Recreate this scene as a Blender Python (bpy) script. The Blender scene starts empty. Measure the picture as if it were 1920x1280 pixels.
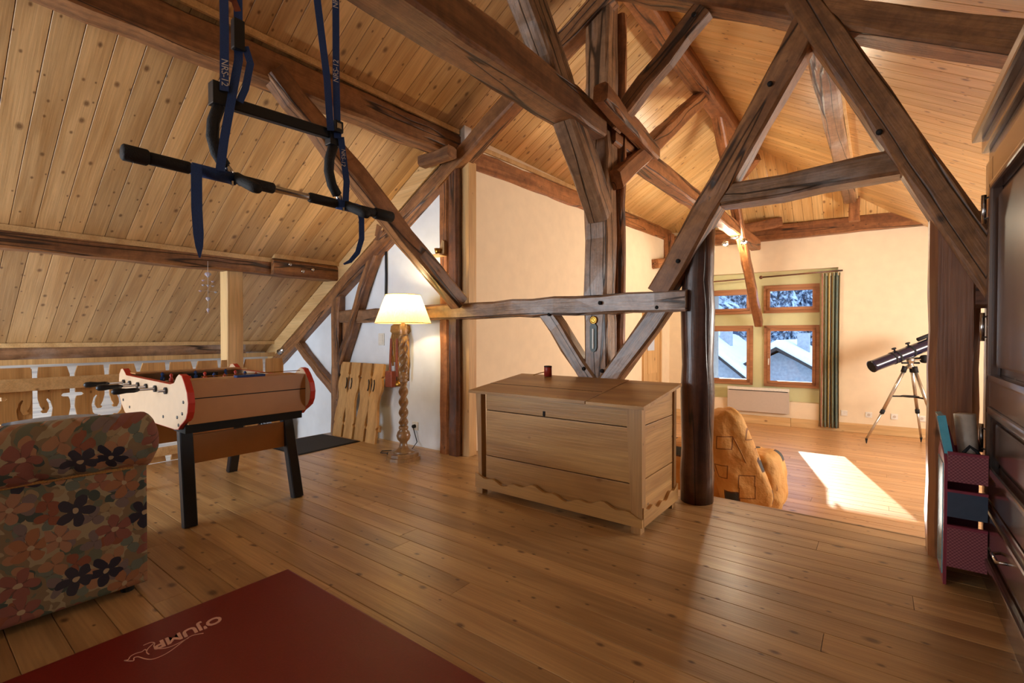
import bpy, bmesh, math, random
from mathutils import Vector, Matrix, noise as mnoise
random.seed(7)
SC = bpy.context.scene
COL = SC.collection
R = math.radians
XR, ZR, SL = -1.66, 4.22, 0.6         # ridge x, ridge height of the boards, roof slope
TH = math.atan(SL)
LOW = -0.41                             # floor of the far room
FA = R(4.46)                            # far wall is slightly skew
FE = Vector((math.cos(FA), math.sin(FA), 0)); FN = Vector((math.sin(FA), -math.cos(FA), 0)); FP = Vector((0, 9.787, 0))

# ------------------------------------------------------------------ camera
cam = bpy.data.cameras.new('camera'); cam.sensor_width = 36; cam.lens = 16.875; cam.clip_start = 0.02; cam.clip_end = 500
camo = bpy.data.objects.new('camera', cam); COL.objects.link(camo)
camo.location = (0, 0, 1.2); camo.rotation_euler = (R(90 - 0.77), 0, R(37.26))
SC.camera = camo
# ------------------------------------------------------------------ world, sun, area lights, exposure
w = bpy.data.worlds.new('world'); SC.world = w; w.use_nodes = True
bg = w.node_tree.nodes['Background']; bg.inputs[0].default_value = (0.50, 0.70, 1.0, 1); bg.inputs[1].default_value = 1.6
def lamp(name, kind, loc, rot, energy, color, size=None, sizey=None, spread=None):
    l = bpy.data.lights.new(name, kind); l.energy = energy; l.color = color
    if kind == 'AREA':
        l.shape = 'RECTANGLE'; l.size = size; l.size_y = sizey or size
        if spread: l.spread = R(spread)
    elif kind == 'SUN': l.angle = R(0.5)
    elif size: l.shadow_soft_size = size
    o = bpy.data.objects.new(name, l); COL.objects.link(o); o.location = loc; o.rotation_euler = rot
    return o
SUN = Vector((0.72, -2.65, -1.0))
s = lamp('sun', 'SUN', (-6, 20, 12), (0, 0, 0), 9.0, (1.0, 0.93, 0.80)); s.rotation_euler = SUN.to_track_quat('-Z', 'Y').to_euler()
# added unseen fill lamps behind the camera and in the stairwell; no windows modelled
lamp('rear_fill_light', 'AREA', (-1.2, -2.75, 1.9), (R(90), 0, R(0)), 10, (0.92, 0.96, 1.0), 4.0, 2.2)
lamp('landing_fill_light', 'AREA', (-4.6, -2.85, 1.35), (R(90), 0, 0), 66, (0.74, 0.87, 1.0), 1.8, 1.3)
lamp('stairwell_fill_light', 'AREA', (-6.2, -2.8, 0.35), (R(90), 0, R(-14)), 85, (0.78, 0.89, 1.0), 1.6, 1.8)
# added unseen fill lamp right of the far room
lamp('far_room_fill_light', 'AREA', (2.6, 6.8, 1.9), (R(90), 0, R(90)), 295, (1.0, 0.94, 0.86), 3.0, 1.8)
SC.view_settings.view_transform = 'Standard'; SC.view_settings.look = 'None'; SC.view_settings.gamma = 1.0
SC.view_settings.use_curve_mapping = False
SC.view_settings.exposure = 0.85

# ------------------------------------------------------------------ node helpers / materials
def srgb(r, g, b):
    f = lambda c: (c / 255 / 12.92) if c / 255 <= 0.04045 else ((c / 255 + 0.055) / 1.055) ** 2.4
    return (f(r), f(g), f(b), 1)
class NT:
    def __init__(s, name):
        m = bpy.data.materials.new(name); m.use_nodes = True; s.m = m; s.t = m.node_tree; s.n = s.t.nodes
        s.b = s.n['Principled BSDF']
    def new(s, typ, **kw):
        n = s.n.new(typ)
        for k, v in kw.items():
            if k.startswith('i_'):
                key = k[2:]; key = int(key) if key.isdigit() else key
                n.inputs[key].default_value = v
            else: setattr(n, k, v)
        return n
    def l(s, a, b): s.t.links.new(a, b)
    def set(s, **kw):
        for k, v in kw.items(): s.b.inputs[k.replace('_', ' ')].default_value = v
    def ramp(s, fac, stops, interp='LINEAR'):
        r = s.new('ShaderNodeValToRGB'); r.color_ramp.interpolation = interp
        while len(r.color_ramp.elements) < len(stops): r.color_ramp.elements.new(0.5)
        for e, (p, c) in zip(r.color_ramp.elements, stops):
            e.position = p; e.color = c if len(c) == 4 else (*c, 1)
        s.l(fac, r.inputs[0]); return r.outputs[0]
    def mix(s, fac, a, b, mode='MIX'):
        n = s.new('ShaderNodeMix', data_type='RGBA', blend_type=mode)
        for sock, v in ((n.inputs[0], fac), (n.inputs[6], a), (n.inputs[7], b)):
            if hasattr(v, 'links'): s.l(v, sock)
            else: sock.default_value = v
        return n.outputs[2]
    def math(s, op, a, b=0.0, c=0.0):
        n = s.new('ShaderNodeMath', operation=op)
        for i, v in enumerate((a, b, c)):
            if hasattr(v, 'links'): s.l(v, n.inputs[i])
            else: n.inputs[i].default_value = v
        return n.outputs[0]
    def co(s, scale, src='Object', rnd=True):
        tc = s.new('ShaderNodeTexCoord'); out = tc.outputs[src]
        if rnd:
            oi = s.new('ShaderNodeObjectInfo')
            sc = s.new('ShaderNodeVectorMath', operation='SCALE'); sc.inputs[0].default_value = (37, 11, 23); s.l(oi.outputs['Random'], sc.inputs['Scale'])
            ad = s.new('ShaderNodeVectorMath', operation='ADD'); s.l(out, ad.inputs[0]); s.l(sc.outputs[0], ad.inputs[1]); out = ad.outputs[0]; s.rand = oi.outputs['Random']
        s.base = out
        return s.scale(out, scale)
    def scale(s, v, sc):
        n = s.new('ShaderNodeVectorMath', operation='MULTIPLY'); s.l(v, n.inputs[0]); n.inputs[1].default_value = sc; return n.outputs[0]
    def noise(s, v, scale=1.0, detail=3, dist=0.0, rough=0.5):
        n = s.new('ShaderNodeTexNoise'); s.l(v, n.inputs['Vector']); n.inputs['Scale'].default_value = scale
        n.inputs['Detail'].default_value = detail; n.inputs['Distortion'].default_value = dist; n.inputs['Roughness'].default_value = rough
        return n.outputs[0]
    def bump(s, h, strength=0.2, dist=0.01):
        b = s.new('ShaderNodeBump'); b.inputs['Strength'].default_value = strength; b.inputs['Distance'].default_value = dist
        s.l(h, b.inputs['Height']); s.l(b.outputs[0], s.b.inputs['Normal'])

def mul(c, k): return (c[0] * k, c[1] * k, c[2] * k, 1)
def wood(name, light, dark, knot=None, rough=0.5, axis=0, knots=0.5, var=0.22, cracks=False, coat=0.0, weather=None, bump=0.25, band=1.0, flat=False):
    t = NT(name)
    sc = [9.0, 9.0, 9.0]; sc[axis] = 0.8
    v = t.co([c * band for c in sc])
    n1 = t.noise(v, 1.0, 4, 0.8)
    col = t.ramp(n1, [(0.30, dark), (0.62, light)])
    f = [95.0] * 3; f[axis] = 3.0
    n2 = t.noise(t.scale(t.base, f), 1.0, 2)
    col = t.mix(0.30, col, t.ramp(n2, [(0.35, (0.45, 0.45, 0.45)), (0.65, (1, 1, 1))]), 'MULTIPLY')
    if knots:
        k = [9.0] * 3; k[axis] = 5.5
        vo = t.new('ShaderNodeTexVoronoi'); t.l(t.scale(t.base, k), vo.inputs['Vector']); vo.inputs['Scale'].default_value = 1.0
        if flat: vo.voronoi_dimensions = '2D'
        sk = t.new('ShaderNodeSeparateColor'); t.l(vo.outputs['Color'], sk.inputs[0])
        d = t.ramp(t.math('MULTIPLY', vo.outputs['Distance'], t.math('ADD', t.math('MULTIPLY', sk.outputs[1], 2.2), 0.75)), [(0.06, (1, 1, 1)), (0.18, (0, 0, 0))])
        sp = t.new('ShaderNodeSeparateColor'); t.l(vo.outputs['Color'], sp.inputs[0])
        m = t.math('GREATER_THAN', sp.outputs[0], 1 - knots)
        col = t.mix(t.math('MULTIPLY', t.math('MULTIPLY', d, m), 0.8), col, knot or mul(dark, 0.35))
    h = n2
    if weather:
        wv = [2.5] * 3; wv[axis] = 1.0
        wn = t.noise(t.scale(t.base, wv), 1.0, 4, 0.3)
        col = t.mix(t.ramp(wn, [(0.52, (0, 0, 0)), (0.70, (0.8, 0.8, 0.8))]), col, weather)
    if cracks:
        c = [5.5] * 3; c[axis] = 0.28
        cn = t.noise(t.scale(t.base, c), 1.0, 2, 0.2)
        cr = t.ramp(cn, [(0.485, (0, 0, 0)), (0.497, (1, 1, 1)), (0.503, (1, 1, 1)), (0.515, (0, 0, 0))])
        mo_ = t.noise(t.scale(t.base, (14, 14, 14)), 1.0, 5, 0.4, 0.65)
        col = t.mix(0.55, col, t.ramp(mo_, [(0.35, (0.42, 0.42, 0.42)), (0.62, (1.1, 1.1, 1.1))]), 'MULTIPLY')
        col = t.mix(t.math('MULTIPLY', cr, 0.92), col, mul(dark, 0.10))
        h = t.math('SUBTRACT', t.math('ADD', n2, mo_), t.math('MULTIPLY', cr, 2.0))
    if var:
        vv = t.math('ADD', t.math('MULTIPLY', t.rand, 2 * var), 1 - var)
        cb = t.new('ShaderNodeCombineColor')
        for i in range(3): t.l(vv, cb.inputs[i])
        col = t.mix(1.0, col, cb.outputs[0], 'MULTIPLY')
    t.l(col, t.b.inputs['Base Color']); t.set(Roughness=rough, Coat_Weight=coat, Coat_Roughness=0.25)
    t.bump(h, bump, 0.004)
    return t.m
def plain(name, color, rough=0.6, metal=0.0, nscale=30, namt=0.12, bump=0.0, coat=0.0, spec=0.5, emit=None, sheen=0.0):
    t = NT(name); v = t.co((1, 1, 1), rnd=False); n = t.noise(v, nscale, 3)
    col = t.mix(1.0, color, t.ramp(n, [(0.3, (1 - namt,) * 3), (0.7, (1 + namt * 0.3,) * 3)]), 'MULTIPLY')
    t.l(col, t.b.inputs['Base Color']); t.set(Roughness=rough, Metallic=metal, Coat_Weight=coat); t.b.inputs['Specular IOR Level'].default_value = spec
    if sheen: t.b.inputs['Sheen Weight'].default_value = sheen
    if emit: t.b.inputs['Emission Color'].default_value = emit[0]; t.b.inputs['Emission Strength'].default_value = emit[1]
    if bump: t.bump(n, bump, 0.01)
    return t.m

M = {}
M['ceil'] = wood('ceiling_pine', srgb(214, 174, 122), srgb(184, 140, 88), srgb(96, 60, 32), 0.45, 0, 0.6, 0.16, coat=0.1, flat=True)
M['ceil_warm_lit'] = wood('ceiling_pine_honey_warm_lit', srgb(232, 192, 130), srgb(208, 160, 96), srgb(112, 66, 30), 0.36, 0, 0.55, 0.12, coat=0.25, flat=True)  # honey varnish tone, with the far room's warm light put into the colour
M['floor'] = wood('floor_pine', srgb(200, 160, 108), srgb(164, 124, 78), srgb(78, 46, 22), 0.40, 0, 0.45, 0.13, coat=0.25, flat=True)
M['floor2'] = wood('floor_pine_far', srgb(206, 158, 108), srgb(178, 128, 80), srgb(84, 48, 24), 0.36, 0, 0.35, 0.10, coat=0.3, flat=True)
M['beam'] = wood('old_beam', srgb(166, 114, 70), srgb(104, 64, 36), srgb(40, 24, 12), 0.5, 0, 0.25, 0.12, cracks=True, bump=0.5)
M['beamred'] = wood('red_brown_beam', srgb(176, 116, 70), srgb(126, 76, 42), srgb(52, 28, 14), 0.45, 0, 0.25, 0.10, cracks=True, bump=0.45)
M['beamgrey'] = wood('weathered_beam', srgb(166, 124, 90), srgb(104, 72, 50), srgb(38, 24, 16), 0.38, 0, 0.2, 0.08, cracks=True, coat=0.35, weather=srgb(196, 184, 176), bump=0.9)
M['beamdark'] = wood('dark_post', srgb(124, 78, 52), srgb(72, 42, 30), srgb(28, 15, 10), 0.34, 0, 0.3, 0.05, cracks=True, coat=0.35, bump=0.5)
M['postwood'] = wood('varnished_post', srgb(158, 102, 66), srgb(108, 64, 42), srgb(40, 20, 12), 0.30, 0, 0.45, 0.03, coat=0.5, weather=srgb(172, 118, 76), bump=0.5)
M['pine'] = wood('new_pine', srgb(228, 190, 134), srgb(206, 162, 106), srgb(116, 72, 36), 0.5, 0, 0.35, 0.06)
M['pinez'] = wood('new_pine_panel', srgb(222, 180, 122), srgb(198, 152, 96), srgb(116, 72, 36), 0.5, 2, 0.35, 0.06)
M['baluster'] = wood('sawn_pine', srgb(214, 166, 104), srgb(184, 134, 74), srgb(96, 58, 26), 0.5, 2, 0.3, 0.06)
M['chest'] = wood('chest_pine', srgb(206, 160, 98), srgb(168, 120, 64), srgb(84, 48, 22), 0.42, 0, 0.4, 0.08, weather=srgb(150, 104, 58), band=0.6)
M['chestside'] = wood('chest_pine_side', srgb(210, 164, 102), srgb(176, 128, 72), srgb(90, 54, 26), 0.42, 1, 0.4, 0.08)
M['chestpost'] = wood('chest_pine_stile', srgb(196, 152, 98), srgb(162, 118, 70), srgb(90, 54, 26), 0.42, 2, 0.1, 0.06)
M['lampwood'] = wood('turned_wood', srgb(164, 122, 76), srgb(106, 72, 42), srgb(74, 48, 26), 0.35, 2, 0.0, 0.03, coat=0.35)
M['wardrobe'] = wood('polished_dark_wood', srgb(96, 66, 50), srgb(56, 36, 28), srgb(28, 16, 12), 0.20, 2, 0.15, 0.05, coat=0.9, bump=0.12)
M['wardrobey'] = wood('polished_dark_wood_rail', srgb(96, 66, 50), srgb(56, 36, 28), srgb(28, 16, 12), 0.20, 1, 0.1, 0.05, coat=0.9, bump=0.12)
M['winwood'] = wood('window_wood', srgb(186, 130, 88), srgb(154, 100, 62), srgb(84, 48, 26), 0.4, 0, 0.0, 0.05)
M['cream'] = plain('cream_plaster', srgb(240, 220, 188), 0.8, nscale=7, namt=0.05, bump=0.08)
M['white'] = plain('white_plaster', srgb(234, 240, 248), 0.85, nscale=6, namt=0.06, bump=0.10)
M['olive'] = plain('olive_paint', srgb(214, 212, 164), 0.75, nscale=8, namt=0.04)
M['black'] = plain('black_foam', srgb(22, 22, 26), 0.75, nscale=200, namt=0.3, bump=0.3)
M['blackmetal'] = plain('black_steel', srgb(34, 36, 42), 0.38, 0.3)
M['chrome'] = plain('chrome', srgb(205, 205, 208), 0.18, 1.0, namt=0.03)
M['alu'] = plain('brushed_aluminium', srgb(204, 196, 182), 0.32, 0.9, nscale=90)
M['strap'] = plain('blue_webbing', srgb(22, 62, 128), 0.65, nscale=420, namt=0.35, bump=0.3)
M['ink'] = plain('pale_ink', srgb(208, 200, 196), 0.7)
M['mat'] = plain('red_vinyl', srgb(118, 20, 12), 0.42, nscale=160, namt=0.12, bump=0.05)
M['logo'] = plain('pale_pink_print', srgb(226, 178, 164), 0.5)
M['doormat'] = plain('charcoal_mat', srgb(52, 52, 56), 0.95, nscale=220, namt=0.4, bump=0.5)
M['beige'] = plain('beech_laminate', srgb(212, 184, 152), 0.45, nscale=14, namt=0.05)
M['brownlam'] = plain('brown_laminate', srgb(180, 124, 70), 0.4, nscale=12, namt=0.06)
M['redtrim'] = plain('red_edge', srgb(196, 52, 36), 0.4)
M['felt'] = plain('green_pitch', srgb(58, 96, 58), 0.8)
M['dark'] = plain('dark_void', srgb(18, 15, 13), 0.8)
M['plaster_light'] = plain('white_plastic', srgb(236, 232, 222), 0.35)
M['radiator'] = plain('radiator_enamel', srgb(196, 182, 168), 0.4, namt=0.03)
M['brass'] = plain('brass', srgb(196, 152, 70), 0.28, 1.0, namt=0.08)
M['teleblue'] = plain('telescope_navy', srgb(26, 28, 52), 0.22, coat=0.6, namt=0.05)
M['rackpink'] = plain('pink_lacquer', srgb(142, 56, 76), 0.45)
M['rackblue'] = plain('slate_blue_board', srgb(62, 78, 100), 0.5)
M['cyan'] = plain('cyan_folder', srgb(96, 188, 214), 0.22, coat=0.5)
M['greyplastic'] = plain('translucent_grey_plastic', srgb(206, 194, 180), 0.35)
M['tin'] = plain('red_tin', srgb(158, 48, 36), 0.4)
M['leather'] = plain('brown_leather', srgb(136, 66, 44), 0.45, nscale=60, namt=0.25, bump=0.2)
M['rope'] = plain('straw_rope', srgb(170, 122, 62), 0.85, nscale=160, namt=0.35, bump=0.5)
M['green'] = plain('dark_green_enamel', srgb(40, 56, 46), 0.4)
M['pale'] = plain('pale_grey_cloth', srgb(196, 206, 222), 0.85, nscale=60)
M['snow'] = plain('snow', srgb(238, 244, 252), 0.8, nscale=2, namt=0.06)
M['housewall'] = plain('grey_timber_wall', srgb(168, 172, 178), 0.85, nscale=9, namt=0.2)
M['bark'] = plain('tree_bark', srgb(60, 52, 48), 0.9)
def glassmat():
    t = NT('window_glass'); t.n.remove(t.b)
    tr = t.new('ShaderNodeBsdfTransparent'); tr.inputs[0].default_value = (0.93, 0.96, 0.98, 1)
    gl = t.new('ShaderNodeBsdfGlossy'); gl.inputs['Roughness'].default_value = 0.02
    fr = t.new('ShaderNodeFresnel'); fr.inputs[0].default_value = 1.45
    mx = t.new('ShaderNodeMixShader'); t.l(fr.outputs[0], mx.inputs[0]); t.l(tr.outputs[0], mx.inputs[1]); t.l(gl.outputs[0], mx.inputs[2])
    t.l(mx.outputs[0], t.n['Material Output'].inputs[0]); return t.m
M['glass'] = glassmat()
def crystalmat():
    t = NT('pink_crystal'); v = t.co((1, 1, 1)); n = t.noise(v, 25, 1)
    t.l(t.ramp(n, [(0.4, srgb(236, 214, 236)), (0.6, srgb(222, 236, 246))]), t.b.inputs['Base Color'])
    t.set(Roughness=0.05, Transmission_Weight=0.55); return t.m
M['crystal'] = crystalmat()
def shademat():
    t = NT('lampshade_fabric'); v = t.co((1, 1, 1), rnd=False); n = t.noise(t.scale(v, (90, 90, 30)), 1, 2)
    col = t.ramp(n, [(0.3, srgb(244, 226, 168)), (0.7, srgb(250, 238, 196))])
    t.n.remove(t.b)
    d = t.new('ShaderNodeBsdfDiffuse'); tl = t.new('ShaderNodeBsdfTranslucent'); mx = t.new('ShaderNodeMixShader'); mx.inputs[0].default_value = 0.55
    t.l(col, d.inputs[0]); t.l(col, tl.inputs[0]); t.l(d.outputs[0], mx.inputs[1]); t.l(tl.outputs[0], mx.inputs[2]); t.l(mx.outputs[0], t.n['Material Output'].inputs[0])
    return t.m
M['shade'] = shademat()
def floral(name, pal, scale, dist=0.5):
    t = NT(name); v = t.co((1, 1, 1), rnd=False)
    nz = t.new('ShaderNodeTexNoise'); t.l(v, nz.inputs['Vector']); nz.inputs['Scale'].default_value = scale * 0.9; nz.inputs['Detail'].default_value = 3
    ad = t.new('ShaderNodeVectorMath', operation='MULTIPLY_ADD'); t.l(nz.outputs['Color'], ad.inputs[0]); ad.inputs[1].default_value = (dist / scale * 2.2,) * 3; t.l(v, ad.inputs[2])
    col = None
    for i, (p, sc) in enumerate(((pal, scale), (pal[::-1], scale * 1.7))):
        vo = t.new('ShaderNodeTexVoronoi'); t.l(ad.outputs[0], vo.inputs['Vector']); vo.inputs['Scale'].default_value = sc
        sp = t.new('ShaderNodeSeparateColor'); t.l(vo.outputs['Color'], sp.inputs[0])
        c = t.ramp(sp.outputs[0], [(k / len(p), q) for k, q in enumerate(p)], 'CONSTANT')
        if col is None: col = c
        else: col = t.mix(t.math('GREATER_THAN', sp.outputs[1], 0.52), col, c)
        if i == 0:
            e = t.new('ShaderNodeTexVoronoi', feature='DISTANCE_TO_EDGE'); t.l(ad.outputs[0], e.inputs['Vector']); e.inputs['Scale'].default_value = sc
            edge = t.ramp(e.outputs['Distance'], [(0.025, (1, 1, 1)), (0.05, (0, 0, 0))])
    col = t.mix(t.math('MULTIPLY', edge, 0.4), col, srgb(150, 132, 100))
    t.l(col, t.b.inputs['Base Color']); t.set(Roughness=0.9); t.bump(t.noise(t.scale(v, (260, 260, 260)), 1, 1), 0.15, 0.003)
    return t.m
def flowers(name):
    t = NT(name); v = t.co((1, 1, 1), rnd=False)
    sx = t.new('ShaderNodeSeparateXYZ'); t.l(v, sx.inputs[0])
    u = t.math('ADD', sx.outputs[1], t.math('MULTIPLY', sx.outputs[0], 0.8)); w_ = t.math('ADD', sx.outputs[2], t.math('MULTIPLY', sx.outputs[0], 0.45))
    cb = t.new('ShaderNodeCombineXYZ'); t.l(u, cb.inputs[0]); t.l(w_, cb.inputs[1])
    nz = t.new('ShaderNodeTexNoise'); t.l(cb.outputs[0], nz.inputs['Vector']); nz.inputs['Scale'].default_value = 14; nz.inputs['Detail'].default_value = 2
    ad = t.new('ShaderNodeVectorMath', operation='MULTIPLY_ADD'); t.l(nz.outputs['Color'], ad.inputs[0]); ad.inputs[1].default_value = (0.035, 0.035, 0); t.l(cb.outputs[0], ad.inputs[2])
    P = ad.outputs[0]
    col = t.ramp(t.noise(t.scale(P, (9, 9, 9)), 1, 2), [(0.40, srgb(148, 132, 102)), (0.50, srgb(120, 100, 74)), (0.60, srgb(96, 98, 80))], 'CONSTANT')
    def layer(col, sc, petals, r0, r1, pal, off, centre):
        q = t.new('ShaderNodeVectorMath', operation='ADD'); t.l(t.scale(P, (sc, sc, 1)), q.inputs[0]); q.inputs[1].default_value = (off, off * 1.7, 0)
        vo = t.new('ShaderNodeTexVoronoi', voronoi_dimensions='2D'); t.l(q.outputs[0], vo.inputs['Vector']); vo.inputs['Scale'].default_value = 1.0; vo.inputs['Randomness'].default_value = 0.8
        df = t.new('ShaderNodeVectorMath', operation='SUBTRACT'); t.l(q.outputs[0], df.inputs[0]); t.l(vo.outputs['Position'], df.inputs[1])
        sd = t.new('ShaderNodeSeparateXYZ'); t.l(df.outputs[0], sd.inputs[0]); an = t.math('ARCTAN2', sd.outputs[1], sd.outputs[0])
        sp = t.new('ShaderNodeSeparateColor'); t.l(vo.outputs['Color'], sp.inputs[0])
        wv = t.math('ABSOLUTE', t.math('COSINE', t.math('ADD', t.math('MULTIPLY', an, petals / 2), t.math('MULTIPLY', sp.outputs[1], 6.0))))
        rr_ = t.math('ADD', t.math('MULTIPLY', wv, r1), r0)
        mask = t.math('LESS_THAN', vo.outputs['Distance'], rr_)
        c = t.ramp(sp.outputs[0], [(k / len(pal), q_) for k, q_ in enumerate(pal)], 'CONSTANT')
        c = t.mix(t.math('MULTIPLY', t.math('LESS_THAN', wv, 0.30), 0.5), c, srgb(58, 46, 44))
        if centre: c = t.mix(t.math('LESS_THAN', vo.outputs['Distance'], 0.075), c, srgb(164, 142, 112))
        return t.mix(mask, col, c)
    col = layer(col, 11.0, 2, 0.06, 0.42, [srgb(78, 86, 72), srgb(98, 104, 92), srgb(142, 120, 88), srgb(62, 70, 64)], 3.3, False)
    col = layer(col, 9.5, 3, 0.10, 0.36, [srgb(128, 74, 52), srgb(150, 108, 78), srgb(112, 96, 92), srgb(140, 92, 70)], 7.1, False)
    col = layer(col, 6.4, 5, 0.18, 0.26, [srgb(120, 62, 44), srgb(38, 34, 48), srgb(152, 110, 84), srgb(128, 78, 66), srgb(48, 44, 54), srgb(146, 98, 66)], 0.0, True)
    t.l(col, t.b.inputs['Base Color']); t.set(Roughness=0.9); t.bump(t.noise(t.scale(v, (260, 260, 260)), 1, 1), 0.15, 0.003); return t.m
M['floral'] = flowers('floral_upholstery')
def bagmat():
    t = NT('print_canvas'); v = t.co((1, 1, 1), rnd=False)
    br = t.new('ShaderNodeTexVoronoi', distance='CHEBYCHEV'); t.l(t.scale(v, (4.6, 4.6, 5.0)), br.inputs['Vector']); br.inputs['Scale'].default_value = 1.0; br.inputs['Randomness'].default_value = 0.75
    ring = t.ramp(br.outputs['Distance'], [(0.24, (0, 0, 0)), (0.25, (1, 1, 1)), (0.28, (1, 1, 1)), (0.29, (0, 0, 0))])
    sp = t.new('ShaderNodeSeparateColor'); t.l(br.outputs['Color'], sp.inputs[0])
    fill = t.math('MULTIPLY', t.math('GREATER_THAN', sp.outputs[0], 0.62), t.math('LESS_THAN', br.outputs['Distance'], 0.30))
    base = t.ramp(t.noise(v, 6, 3), [(0.3, srgb(208, 148, 72)), (0.7, srgb(228, 178, 104))])
    col = t.mix(fill, base, srgb(62, 66, 66)); col = t.mix(t.math('MULTIPLY', ring, 0.8), col, srgb(104, 56, 26))
    t.l(col, t.b.inputs['Base Color']); t.set(Roughness=0.75); t.bump(t.noise(v, 14, 4), 0.5, 0.03); return t.m
M['bag'] = bagmat()
def curtainmat():
    t = NT('striped_curtain'); tc = t.new('ShaderNodeTexCoord')
    sx = t.new('ShaderNodeSeparateXYZ'); t.l(tc.outputs['UV'], sx.inputs[0])
    c = t.ramp(sx.outputs[0], [(0, srgb(196, 184, 150)), (.10, srgb(160, 92, 82)), (.14, srgb(204, 190, 150)), (.26, srgb(120, 132, 118)), (.38, srgb(206, 182, 122)), (.50, srgb(96, 108, 116)), (.54, srgb(200, 170, 108)), (.64, srgb(124, 132, 112)), (.80, srgb(104, 122, 118)), (.92, srgb(200, 186, 148))], 'CONSTANT')
    n = t.noise(t.scale(tc.outputs['UV'], (30, 40, 1)), 1, 2)
    c = t.mix(t.ramp(n, [(0.58, (0, 0, 0)), (0.62, (0.5, 0.5, 0.5))]), c, srgb(150, 132, 92))
    t.l(c, t.b.inputs['Base Color']); t.set(Roughness=0.85); return t.m
M['curtain'] = curtainmat()
def meshmat():
    t = NT('pink_woven_front'); v = t.co((1, 1, 1), rnd=False)
    ck = t.new('ShaderNodeTexChecker'); t.l(v, ck.inputs[0]); ck.inputs['Scale'].default_value = 130; ck.inputs[1].default_value = srgb(160, 96, 104); ck.inputs[2].default_value = srgb(122, 62, 74)
    t.l(ck.outputs[0], t.b.inputs['Base Color']); t.set(Roughness=0.6); t.bump(ck.outputs[1], 0.6, 0.002); return t.m
M['rackweave'] = meshmat()
def treemat():
    t = NT('snowy_fir'); v = t.co((1, 1, 1)); n = t.noise(v, 26.0, 5, rough=0.7)
    g = t.new('ShaderNodeNewGeometry'); sp = t.new('ShaderNodeSeparateXYZ'); t.l(g.outputs['Normal'], sp.inputs[0])
    f = t.math('ADD', n, t.math('MULTIPLY', sp.outputs[2], 0.22))
    t.l(t.ramp(f, [(0.50, srgb(34, 62, 92)), (0.66, srgb(214, 230, 248))]), t.b.inputs['Base Color']); t.set(Roughness=0.9); t.bump(n, 0.6, 0.1); return t.m
M['fir'] = treemat()
def logwall():
    t = NT('whitewashed_boards'); v = t.co((1, 1, 1), rnd=False)
    n = t.noise(t.scale(v, (1.5, 1.5, 40)), 1, 3, 0.5)
    t.l(t.ramp(n, [(0.3, srgb(206, 208, 212)), (0.55, srgb(246, 246, 244))]), t.b.inputs['Base Color']); t.set(Roughness=0.8); return t.m
M['whiteboards'] = logwall()

# ------------------------------------------------------------------ mesh helpers
def wmat(o):
    m = o.matrix_basis.copy()
    if o.parent: m = wmat(o.parent) @ o.matrix_parent_inverse @ m
    return m
def setparent(o, p):
    if p is not None:
        o.parent = p; o.matrix_parent_inverse = wmat(p).inverted()
def link(name, me, mat, parent=None, matrix=None):
    o = bpy.data.objects.new(name, me); COL.objects.link(o)
    if mat is not None:
        m = M[mat] if isinstance(mat, str) else mat
        if not len(me.materials): me.materials.append(m)
    if matrix is not None: o.matrix_basis = matrix
    setparent(o, parent)
    return o
def mesh_of(name, bm, smooth=False):
    bmesh.ops.recalc_face_normals(bm, faces=bm.faces)
    me = bpy.data.meshes.new(name); bm.to_mesh(me); bm.free()
    if smooth:
        for p in me.polygons: p.use_smooth = True
    return me
def put(name, bm, mat, parent=None, smooth=False, matrix=None):
    """bm in world coordinates -> object whose origin is the bottom centre of its bounds (matrix: applied on top)"""
    vs = [v.co for v in bm.verts]
    lo = Vector([min(v[i] for v in vs) for i in range(3)]); hi = Vector([max(v[i] for v in vs) for i in range(3)])
    c = Vector(((lo.x + hi.x) / 2, (lo.y + hi.y) / 2, lo.z))
    bmesh.ops.translate(bm, verts=bm.verts, vec=-c)
    m = Matrix.Translation(c)
    if matrix is not None: m = matrix @ m
    return link(name, mesh_of(name, bm, smooth), mat, parent, m)
def tag(o, label=None, cat=None, group=None, kind=None):
    if label: o['label'] = label
    if cat: o['category'] = cat
    if group: o['group'] = group
    if kind: o['kind'] = kind
    return o
def thing(name, loc, label, cat, rz=0, group=None, kind=None):
    o = bpy.data.objects.new(name, None); COL.objects.link(o); o.empty_display_size = 0.1
    o.matrix_basis = Matrix.Translation(Vector(loc)) @ Matrix.Rotation(rz, 4, 'Z')
    return tag(o, label, cat, group, kind)
def box(bm, lo, hi, bev=0.0, mtx=None):
    vs = [bm.verts.new((x, y, z)) for x in (lo[0], hi[0]) for y in (lo[1], hi[1]) for z in (lo[2], hi[2])]
    fs = [bm.faces.new([vs[i] for i in q]) for q in ((0, 1, 3, 2), (4, 6, 7, 5), (0, 4, 5, 1), (2, 3, 7, 6), (0, 2, 6, 4), (1, 5, 7, 3))]
    new = vs
    if bev:
        r = bmesh.ops.bevel(bm, geom=list({e for f in fs for e in f.edges}), offset=bev, segments=2, affect='EDGES', profile=0.7)
        new = list({v for f in r['faces'] for v in f.verts} | {v for v in vs if v.is_valid})
    if mtx is not None: bmesh.ops.transform(bm, matrix=mtx, verts=[v for v in new if v.is_valid])
    return bm
def B(lo, hi, bev=0.0, mtx=None):
    lo2 = [min(a, b) for a, b in zip(lo, hi)]; hi2 = [max(a, b) for a, b in zip(lo, hi)]
    return box(bmesh.new(), lo2, hi2, bev, mtx)
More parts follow.
